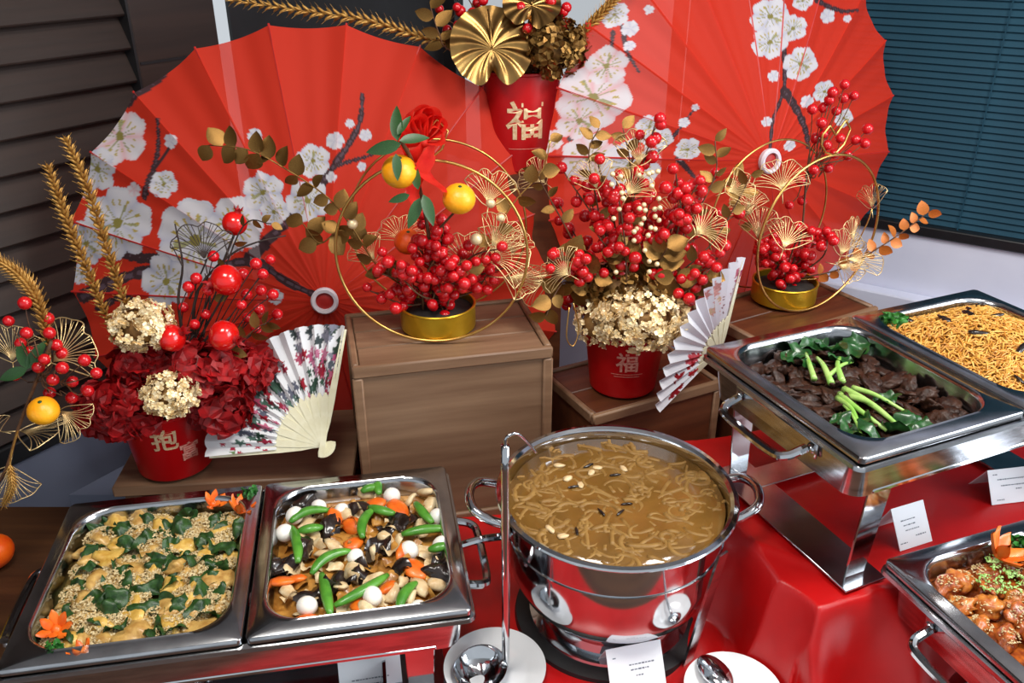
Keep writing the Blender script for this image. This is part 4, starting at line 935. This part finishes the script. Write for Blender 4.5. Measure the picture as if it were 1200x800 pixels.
# --- sesame fish with greens (leftmost pan)
g = np.random.default_rng(11); LV = -.026
bed('fish_sauce_bed', CH1, 0, LV-.006, .006, mat('pale_gravy', '#6e5428', .3, col2='#4e5a30', scale=30, bump=.5, coat=.2), 'pale gravy under the sesame fish pieces', 'gravy', 1)
FM = [MB().add(blob(.021+.006*g.random(), .015+.004*g.random(), .0105, .42, 900+k, 3, 3.0)).mesh('fish_piece', [fish_mat, fish_mat2][k % 2], 180) for k in range(8)]
spots = []
for k, (x, y) in enumerate(poisson(52, PW/2-.044, PD/2-.048, .0255, g)):
    z = heapz(x, y, LV, .010); sc = g.uniform(.9, 1.25)
    piece('fish_piece', FM[k % 8], CH1, 0, x, y, z, spinrot(g, .25), 'golden piece of fish crusted with sesame among dark greens, in the leftmost pan', 'fish piece', 'sesame fish pieces', sc)
    if k % 5: spots.append((x, y, z, .024*sc, .0100*sc))
for k, (x, y) in enumerate(poisson(38, PW/2-.044, PD/2-.048, .030, g)):
    piece('wilted_greens', MB().add(crumple(.022*g.uniform(.8, 1.25), 700+k, .5, 12)).mesh('wilted_greens', greens_mat, 180), CH1, 0, x, y, heapz(x, y, LV, .010)+.009, spinrot(g, .25),
          'dark wilted green leaf tucked between the sesame fish pieces', 'greens', 'wilted greens in the fish pan')
crumbs('sesame_topping', CH1, 0, spots, 13000, .0025, crumb_mat, 'pale sesame crumbs sprinkled over the fish', 'sesame crumbs', 12, .001)
for px, py, l, az, s in ((66, 737, 'carved carrot flower at the near left corner of the fish pan', .3, 1.25), (281, 598, 'large carved carrot flower at the far right corner of the fish pan', 2, 1.35), (250, 590, 'carved carrot flower lying left of the one in the far corner of the fish pan', 1, 1.1), (96, 764, 'small carved carrot flower by the parsley at the near rim of the fish pan', 4, .9)):
    carrot_at(CH1, 0, px, py, l, s, .45, -.006, az)
parsley(CH1, 0, 58, 766, .018, 'curly parsley at the near left corner of the fish pan', seed=1)
parsley(CH1, 0, 292, 581, .020, 'curly parsley at the far right corner of the fish pan', seed=2)

# --- quail eggs, snap peas and black fungus
g = np.random.default_rng(21); LV = -.026
bed('cabbage_bed', CH1, 1, LV-.004, .006, cabbage_mat, 'braised cabbage and gravy under the quail eggs', 'cabbage', 2, .006)
zz_ = lambda X, Y: (270+X/2.963, 530+Y/2.963)
for X, Y in ((260, 190), (430, 185), (335, 250), (272, 325), (610, 235), (510, 330), (578, 392), (742, 372), (180, 372), (440, 402), (372, 440), (720, 420), (150, 395), (560, 250), (300, 480)):
    x, y = to_pan(CH1, 1, *zz_(X, Y)); s = g.uniform(.022, .029)
    piece('black_fungus', MB().add(crumple(s, X*7+Y, .42)).mesh('black_fungus', fungus_mat, 180), CH1, 1, x, y, LV+.010, spinrot(g, .3), 'glossy black fungus piece among the quail eggs', 'fungus', 'black fungus pieces')
CLM = [MB().add(crumple(.019, 1300+k, .4, 9)).mesh('cabbage_leaf', [mush_mat, cabbage_mat][k % 2], 180) for k in range(6)]
for k, (x, y) in enumerate(poisson(60, PW/2-.046, PD/2-.05, .024, g)):
    piece('cabbage_leaf', CLM[k % 6], CH1, 1, x, y, LV+.004, spinrot(g, .35), 'braised cabbage leaf scrap lying under the eggs and peas', 'cabbage', 'cabbage leaves in the egg pan', g.uniform(.8, 1.2))
MM = [MB().add(blob(.017, .011, .006, .35, 950+k, 2, 2.2)).mesh('mushroom_slice', mush_mat, 180) for k in range(4)]
for k, (X, Y) in enumerate(((330, 340), (540, 290), (430, 390), (385, 455), (600, 440), (718, 450), (560, 480), (480, 545), (620, 160), (690, 175), (400, 215), (530, 555), (470, 130), (360, 320), (200, 470), (620, 500), (250, 300), (660, 460), (680, 130))):
    x, y = to_pan(CH1, 1, *zz_(X, Y)); piece('mushroom_slice', MM[k % 4], CH1, 1, x, y, LV+.009, spinrot(g, .4), 'pale beige mushroom slice among the quail eggs and peas', 'mushroom', 'pale mushroom slices', g.uniform(.8, 1.2))
CM = [MB().add(blob(.017, .012, .0055, .30, 970+k, 2, 1.8)).mesh('carrot_slice', carrot_mat, 180) for k in range(3)]
for k, (X, Y) in enumerate(((372, 222), (430, 252), (228, 432), (640, 400), (262, 575), (500, 178), (582, 190), (432, 308), (600, 345), (180, 440), (450, 528), (545, 462))):
    x, y = to_pan(CH1, 1, *zz_(X, Y)); piece('carrot_slice', CM[k % 3], CH1, 1, x, y, LV+.011, spinrot(g, .35), 'orange carrot slice among the quail eggs and peas', 'carrot', 'carrot slices', g.uniform(.8, 1.25))
for k, (a, b) in enumerate((((205, 240), (340, 200)), ((365, 122), (470, 108)), ((450, 300), (490, 200)), ((480, 195), (570, 220)), ((640, 180), (700, 250)), ((595, 288), (755, 268)), ((275, 420), (410, 340)), ((215, 260), (240, 385)), ((235, 280), (320, 265)), ((318, 425), (348, 570)), ((365, 540), (550, 432)), ((580, 550), (640, 455)), ((515, 95), (515, 150)), ((690, 345), (765, 325)), ((455, 140), (520, 128)))):
    p = np.array(to_pan(CH1, 1, *zz_(*a))); q = np.array(to_pan(CH1, 1, *zz_(*b))); d = q-p; L = np.linalg.norm(d); nrm2 = np.array([-d[1], d[0]])/L; bow_ = g.uniform(-.18, .18)*L
    t_ = np.linspace(0, 1, 11); P = np.c_[(t_-.5)*L, bow_*4*t_*(1-t_)-bow_*.5, .004*np.sin(np.pi*t_)]; rad = .0082*np.sin(np.pi*(.06+.88*t_))**.45
    V, F = tube(P, rad, 8); V = np.array(V)*np.array([1, 1, .8]); c = (p+q)/2
    o_ = piece('snap_pea', MB().add((V, F)).mesh('snap_pea', pea_mat, 180), CH1, 1, c[0], c[1], LV+.0165, RZ(math.atan2(d[1], d[0])), 'bright green snap pea pod lying among the quail eggs', 'pea pod', 'snap pea pods')
EM = MB().add((ICO[3][0]*np.array([.0152, .0138, .0138]), ICO[3][1])).mesh('quail_egg', egg_mat, 180)
for X, Y in ((560, 142), (222, 210), (188, 270), (722, 215), (733, 312), (620, 330), (492, 490), (265, 523), (650, 524), (305, 172), (385, 185), (432, 345)):
    x, y = to_pan(CH1, 1, *zz_(X, Y), -.008); small = (X, Y) in ((305, 172), (385, 185), (432, 345), (650, 524))
    piece('quail_egg', EM, CH1, 1, x, y, -.013 if not small else -.017, spinrot(g, .4), 'peeled white quail egg in the vegetable pan', 'egg', 'quail eggs', .85 if small else 1.)

# --- braised beef with bok choy
g = np.random.default_rng(31); LV = -.034
bed('beef_sauce', CH2, 0, LV-.004, .004, beef_sauce, 'dark brown sauce under the braised beef', 'sauce', 3, .004)
BM = [MB().add(blob(.020, .013, .006, .50, 1000+k, 3, 3.4)).mesh('beef_slice', beef_mat, 180) for k in range(6)]
for k, (x, y) in enumerate(poisson(60, PW/2-.048, PD/2-.052, .023, g)):
    piece('beef_slice', BM[k % 6], CH2, 0, x, y, LV+.004+.004*g.random(), spinrot(g, .4), 'dark glazed slice of braised beef beside the bok choy', 'beef slice', 'braised beef slices', g.uniform(.8, 1.15))
def choy(label, stalks, leaves, seed):
    g = np.random.default_rng(seed); c = to_pan(CH2, 0, *stalks[0][0]); Mo = CH2 @ T(PW/2+c[0], PD/2+c[1], LV+.012)
    t = thing('bok_choy', label, 'bok choy', M=Mo, group='bok choy bunches')
    for a, b, r in stalks:
        p = np.array(to_pan(CH2, 0, *a))-c; q = np.array(to_pan(CH2, 0, *b))-c; m = (p+q)/2+g.normal(size=2)*.004
        P = bez([(p[0], p[1], .004), (m[0], m[1], .009+.004*g.random()), (q[0], q[1], .004)], 10); obj('stalk', tube(P, np.linspace(r, r*.5, len(P)), 7), choy_stalk, t, 180)
    for k, (px, py, s) in enumerate(leaves):
        p = np.array(to_pan(CH2, 0, px, py))-c; obj('leaf', crumple(s, seed*40+k, .38), choy_leaf, t, 180, M=T(p[0], p[1], .006+.004*g.random()) @ spinrot(g, .3))
choy('bok choy bunch with its leaves against the far rim of the beef pan', [((975, 445), (958, 415), .0055), ((988, 443), (985, 415), .0055), ((955, 440), (945, 410), .005), ((970, 438), (1000, 420), .004)],
     [(935, 408, .024), (955, 402, .026), (975, 405, .026), (998, 410, .025), (945, 422, .020), (1005, 402, .022), (925, 415, .018), (985, 420, .02)], 1)
choy('bok choy bunch with long bright stalks lying across the beef', [((982, 462), (1010, 498), .0045), ((985, 458), (1040, 500), .0055), ((990, 452), (1055, 495), .0060), ((1000, 450), (1062, 478), .0045), ((984, 464), (1012, 508), .0030), ((995, 460), (1048, 488), .005)],
     [(1000, 502, .022), (1022, 505, .022), (1050, 500, .024), (1068, 490, .022), (1040, 465, .018), (1078, 498, .018), (985, 490, .016), (1010, 488, .018)], 2)

# --- fried noodles
g = np.random.default_rng(41)
bed('noodle_base', CH2, 1, -.02, .022, noodle_mat2, 'packed bottom layer of the fried noodles', 'noodles', 4, .006)
for name, m, n, sd in (('fried_noodles', noodle_mat, 620, 1), ('fried_noodles', noodle_mat2, 330, 2)):
    mb = MB(); g = np.random.default_rng(sd)
    for k in range(n):
        x, y = g.uniform(-PW/2+.035, PW/2-.035), g.uniform(-PD/2+.04, PD/2-.04); a = g.uniform(0, 6.28); P = [(x, y, heapz(x, y, -.017, .030)+g.uniform(0, .008))]
        for j in range(7):
            a += g.normal()*.7; x = np.clip(x+.009*math.cos(a), -PW/2+.034, PW/2-.034); y = np.clip(y+.009*math.sin(a), -PD/2+.038, PD/2-.038); P.append((x, y, heapz(x, y, -.017, .030)+g.uniform(-.002, .009)))
        mb.add(tube(P, .0014, 4))
    tag(obj(name, mb, m, None, 180, M=CH2 @ T(PW*1.5, PD/2, 0)), ['golden fried noodles heaped in the far right pan', 'browner strands mixed through the heap of fried noodles'][sd-1], 'noodles', None, 'stuff')
for k in range(16):
    x, y = g.uniform(-.1, .1), g.uniform(-.12, .12); piece('mushroom_strip', MB().add(blob(.016, .006, .004, .4, 1100+k, 2)).mesh('mushroom_strip', fungus_mat, 180), CH2, 1, x, y, heapz(x, y, -.017, .030)+.008, spinrot(g, .3), 'dark mushroom strip lying on the fried noodles', 'mushroom', 'dark mushroom strips', g.uniform(.7, 1.1))
parsley(CH2, 1, 1047, 379, .026, 'green parsley at the left corner of the fried noodles', seed=5, z=-.006)

# --- orange chicken (bottom right)
g = np.random.default_rng(51); LV = -.026
bed('chicken_glaze', CH3, 0, LV-.006, .008, chicken_mat, 'orange glaze under the crispy chicken', 'sauce', 5, .004)
KM = [MB().add(blob(.019, .015, .012, .50, 1200+k, 3, 3.6)).mesh('chicken_piece', [chicken_mat, chicken_mat2][k % 2], 180) for k in range(8)]; sp1 = []
for k, (x, y) in enumerate(poisson(46, PW/2-.045, PD/2-.05, .027, g)):
    z = heapz(x, y, LV, .014); sc = g.uniform(.85, 1.15); piece('chicken_piece', KM[k % 8], CH3, 0, x, y, z, spinrot(g, .5), 'crispy glazed orange chicken piece in the bottom right pan', 'chicken piece', 'crispy chicken pieces', sc); sp1.append((x, y, z, .016*sc, .0125*sc))
crumbs('sesame_topping', CH3, 0, sp1, 2600, .0021, crumb_mat, 'sesame seeds on the crispy orange chicken', 'sesame crumbs', 52, .001)
sc_ = [(*to_pan(CH3, 0, px, py), LV+.022, .022, .004) for px, py in ((1172, 668), (1160, 690), (1192, 690), (1180, 655))]
crumbs('scallion_bits', CH3, 0, sc_, 260, .0032, scallion_mat, 'chopped scallion scattered on the crispy chicken', 'scallion', 53, .002)
carrot_at(CH3, 0, 1172, 650, 'big carved carrot flower on the crispy chicken', 1.9, .5, .004, 1.)
parsley(CH3, 0, 1203, 642, .026, 'parsley at the far rim of the crispy chicken pan', seed=6, z=-.004)

# --- soup
sp = tag(obj('soup', lathe([(.0001, 0), (.06, .0004), (.12, 0), (.1625, .0006), (.1622, -.02)], 72), soup_mat, None, 180, loc=(KX, KY, .233)), 'brown soup filling the steel kettle', 'soup', None, 'stuff')
mb = MB(); g = np.random.default_rng(62)
for k in range(230):
    r = .148*math.sqrt(g.random()); a = g.uniform(0, 6.28); x, y = r*math.cos(a), r*math.sin(a); th = g.uniform(0, 6.28); P = []; cv = g.normal()*.35
    for j in range(8):
        if math.hypot(x, y) > .156: x *= .97; y *= .97
        P.append((x, y, -.0027+.0018*math.sin(j*.45+k)*.7)); th += cv+g.normal()*.12; x += .0075*math.cos(th); y += .0075*math.sin(th)
    mb.add(tube(P, (.0040*g.uniform(.7, 1.3)), 6))
tag(obj('soup_noodles', mb, soup_noodle, None, 180, loc=(KX, KY, .233)), 'soft noodle strips floating in the soup', 'noodles', None, 'stuff')
for px, py, a in ((672, 570, .3), (722, 556, .2), (727, 600, .8), (676, 622, 1.6), (705, 600, 2.), (690, 545, .6), (735, 590, .1)):
    c = pt(px, py, z=.236); tag(obj('mushroom_sliver', blob(.010, .0022, .0018, .25, px, 2), fungus_mat, None, 180, loc=c, rot=(0, 0, a)), 'thin dark mushroom sliver floating in the soup', 'mushroom', 'mushroom slivers in the soup')
for px, py in ((655, 545), (665, 560), (700, 548), (645, 620), (660, 628), (730, 548), (693, 553), (680, 568)):
    c = pt(px, py, z=.235); tag(obj('bamboo_shoot', blob(.009, .005, .003, .3, px+py, 2), mush_mat, None, 180, loc=c, rot=(0, 0, px*.7)), 'pale shoot slice floating in the soup', 'vegetable', 'pale slices in the soup')

# ------------------------------------------------------------------ plates, ladle, spoon
def plate(label, c, r):
    t = tag(obj('plate', lathe([(.0001, .004), (r*.60, .004), (r*.68, .006), (r*.97, .0155), (r, .017), (r*1.0, .0185), (r*.96, .0175), (r*.68, .009), (r*.60, .0068), (.0001, .0068)], 56), china, None, 40, loc=c), label, 'plate', 'white serving plates'); return t
p1 = pt(580, 787, z=.012); p1 = np.array([p1[0], p1[1], .007]); plate('white plate under the soup ladle', p1, .076)
p2 = pt(858, 818, z=.012); p2 = np.array([p2[0], p2[1], .012]); plate('white plate holding the metal spoon, below the red cloth folds', p2, .070)
ld = thing('soup_ladle', 'long steel soup ladle standing on its plate against the kettle', 'ladle', p1+np.array([0, 0, .008]))
bc = pt(563, 782, z=.035)-p1-np.array([0, 0, .008]); rb_ = .039
obj('bowl', lathe([(.0001, -rb_*.62), (rb_*.5, -rb_*.54), (rb_*.85, -rb_*.30), (rb_, 0), (rb_*1.02, .001), (rb_*.97, .0005), (rb_*.82, -rb_*.27), (rb_*.48, -rb_*.49), (.0001, -rb_*.57)], 40), polished, ld, 40, M=T(*bc) @ RX(.12) @ RY(-.10))
top = pt(592, 522, y=KY-.165); lb = bc+np.array([rb_*.85, .004, .002])
tp = top-p1-np.array([0, 0, .008]); hook = [pt(594, 512, y=KY-.165), pt(606, 508, y=KY-.16), pt(618, 518, y=KY-.15), pt(629, 531, y=KY-.145)]
V, F = tube(np.vstack([bez([lb, lb+np.array([.004, .004, .03]), tp], 20)]), .0058, 8); obj('handle', (V, F), polished, ld, 180)
obj('hook', tube(bez([tp]+[h_-p1-np.array([0, 0, .008]) for h_ in hook], 20), np.linspace(.0028, .0016, len(bez([tp]+hook, 20))), 7), polished, ld, 180)
sn = thing('serving_spoon', 'shiny steel serving spoon resting on the right-hand plate', 'spoon', p2+np.array([0, 0, .012]))
sc2 = pt(838, 787, z=.034)-p2-np.array([0, 0, .012])
V, F = ICO[3]; V = V*np.array([.022, .034, .010]); V[:, 2] = np.where(V[:, 2] > 0, V[:, 2]*1.0, V[:, 2]*.2); obj('bowl', (V, F), polished, sn, 180, M=T(*sc2) @ RZ(R(25)))
obj('handle', tube(bez([sc2+np.array([.01, -.03, .0]), sc2+np.array([.03, -.08, .006]), sc2+np.array([.05, -.14, .012])], 10), np.linspace(.005, .0035, len(bez([(0, 0, 0)]*3, 10))), 8), polished, sn, 180)

# ------------------------------------------------------------------ folded name cards
def card(label, base, yaw, w, h, depth, lines, slope=.62, closed=False):
    """tent card: front face leans back; local x along the front"""
    t = thing('name_card', label, 'card', base, yaw, 'white name cards'); th = .0012
    dy = h*slope; A = np.array([(-w/2, 0, 0), (w/2, 0, 0), (w/2, dy, h), (-w/2, dy, h), (-w/2, depth, 0), (w/2, depth, 0)])
    V = np.vstack([A, A+np.array([(0, .0015, 0), (0, .0015, 0), (0, 0, -.0016), (0, 0, -.0016), (0, -.0015, 0), (0, -.0015, 0)])])
    F = [(0, 1, 2, 3), (3, 2, 5, 4), (9, 8, 7, 6), (10, 11, 8, 9), (0, 3, 9, 6), (1, 7, 8, 2), (3, 4, 10, 9), (2, 8, 11, 5), (0, 6, 7, 1), (4, 5, 11, 10)]
    obj('sheet', (V, F), card_white, t, None)
    n = nrm((0, -h, dy)); u = np.array([0, dy, h])/math.hypot(dy, h); H = math.hypot(dy, h); g = np.random.default_rng(int(w*9999)); mb = MB()
    for lx0, lx1, q, s in lines:                # rows of print too small to read
        x = lx0*w
        while x < lx1*w:
            L = g.uniform(.0015, .005); c = np.array([x, 0, 0])+u*H*q+n*.0004; hh = s*g.uniform(.7, 1.1)
            mb.add(([c-u*hh/2, c-u*hh/2+np.array([L, 0, 0]), c+u*hh/2+np.array([L, 0, 0]), c+u*hh/2], [(0, 1, 2, 3)])); x += L+.0012
    tag(obj('print', mb, ink_grey, t, None), kind='stuff')
    return t
L1 = [(-.12, .30, .62, .0022), (-.10, .24, .52, .0022), (-.02, .10, .40, .002), (-.40, -.33, .80, .0016)]
c = pt(750, 815, z=.006); card('white name card standing before the soup kettle', (c[0], c[1], .0065), R(14), .085, .062, .075, L1)
c = pt(1074, 640, z=RISE+.006); card('white name card at the foot of the right chafing dish leg', (c[0], c[1], RISE+.0065), R(22), .064, .055, .06, [(-.30, .15, .66, .0018), (-.25, .12, .54, .0018), (-.22, .2, .42, .0018), (.05, .35, .25, .002), (-.45, -.25, .15, .0016)])
c = pt(1196, 588, z=RISE+.006); card('white name card cut off by the right edge of the photo', (c[0], c[1], RISE+.0065), R(10), .105, .048, .06, [(-.35, .25, .70, .002), (-.30, .25, .52, .002), (-.05, .05, .40, .002), (-.40, -.28, .12, .002), (.12, .3, .12, .002), (-.42, -.36, .85, .0016)])
c = pt(436, 812, z=.006); card('white name card lying below the near rim of the egg pan', (c[0], c[1], .0065), R(12), .09, .045, .07, [(-.3, .3, .4, .002), (-.2, .2, .25, .002)])

# ------------------------------------------------------------------ loose things at the left edge
c = pt(-9, 645, z=.034); oc = np.array([c[0], c[1], .0295])
orr = obj('orange', blob(.034, .034, .030, .02, 4, 3, 1.2), orange_peel, None, 180, loc=(oc[0], oc[1], .031)); tag(orr, 'bright orange fruit on the dark table at the left edge', 'orange')
obj('stalk_end', lathe([(.0001, .031), (.004, .0305), (.0055, .029)], 8), leaf_green, orr)
for px, py in ((38, 683), (45, 686), (34, 692), (41, 695), (28, 704), (30, 712), (36, 707), (24, 718)):
    c = pt(px, py, z=.006); tag(link('fallen_berry', BERRY, None, loc=(c[0], c[1], .0062), scale=.006), 'small red berry lying on the dark table beside the fish pan', 'berry', 'fallen red berries')
ft = thing('fuel_tray', 'shallow steel fuel tray under the front left chafing dish', 'tray', M=CH1 @ T(PW*1.12, .055, -.172))
obj('tray', loft([ring(.13, .045, .01, .002), ring(.135, .05, .012, .03), ring(.140, .055, .014, .031), ring(.140, .055, .014, .029), ring(.128, .043, .01, .0)]), polished, ft, 40)
obj('tray_floor', prism([tuple(p) for p in rrect(.13, .045, .01)], .0015, .0025), steel, ft)

# ------------------------------------------------------------------ labels that count pieces of one kind off from the far rim
ORD = 'first second third fourth fifth sixth seventh eighth ninth tenth eleventh twelfth thirteenth fourteenth fifteenth sixteenth seventeenth eighteenth nineteenth twentieth'.split()
def picture_y(o):
    d = np.array(o.matrix_basis.translation)-EYE; return -np.dot(d, UP)/np.dot(d, FW)
for grp, what, edge in (('quail eggs', 'peeled white quail egg', 'the far rim of the vegetable pan'), ('snap pea pods', 'bright green snap pea pod', 'the far rim of the egg pan'), ('black fungus pieces', 'glossy black fungus piece', 'the far rim of the egg pan'),
                        ('carrot slices', 'orange carrot slice', 'the far rim of the egg pan'), ('pale mushroom slices', 'pale beige mushroom slice', 'the far rim of the egg pan'), ('mushroom slivers in the soup', 'thin dark mushroom sliver', 'the far side of the soup'),
                        ('pale slices in the soup', 'pale shoot slice', 'the far side of the soup'), ('fallen red berries', 'small fallen red berry on the dark table', 'the back of the table'), ('dark mushroom strips', 'dark mushroom strip', 'the far rim of the noodle pan')):
    L = sorted([o for o in C.objects if o.get('group') == grp], key=picture_y)
    for o, w in zip(L, ORD): o['label'] = f'{what}, {w} counting from {edge}'
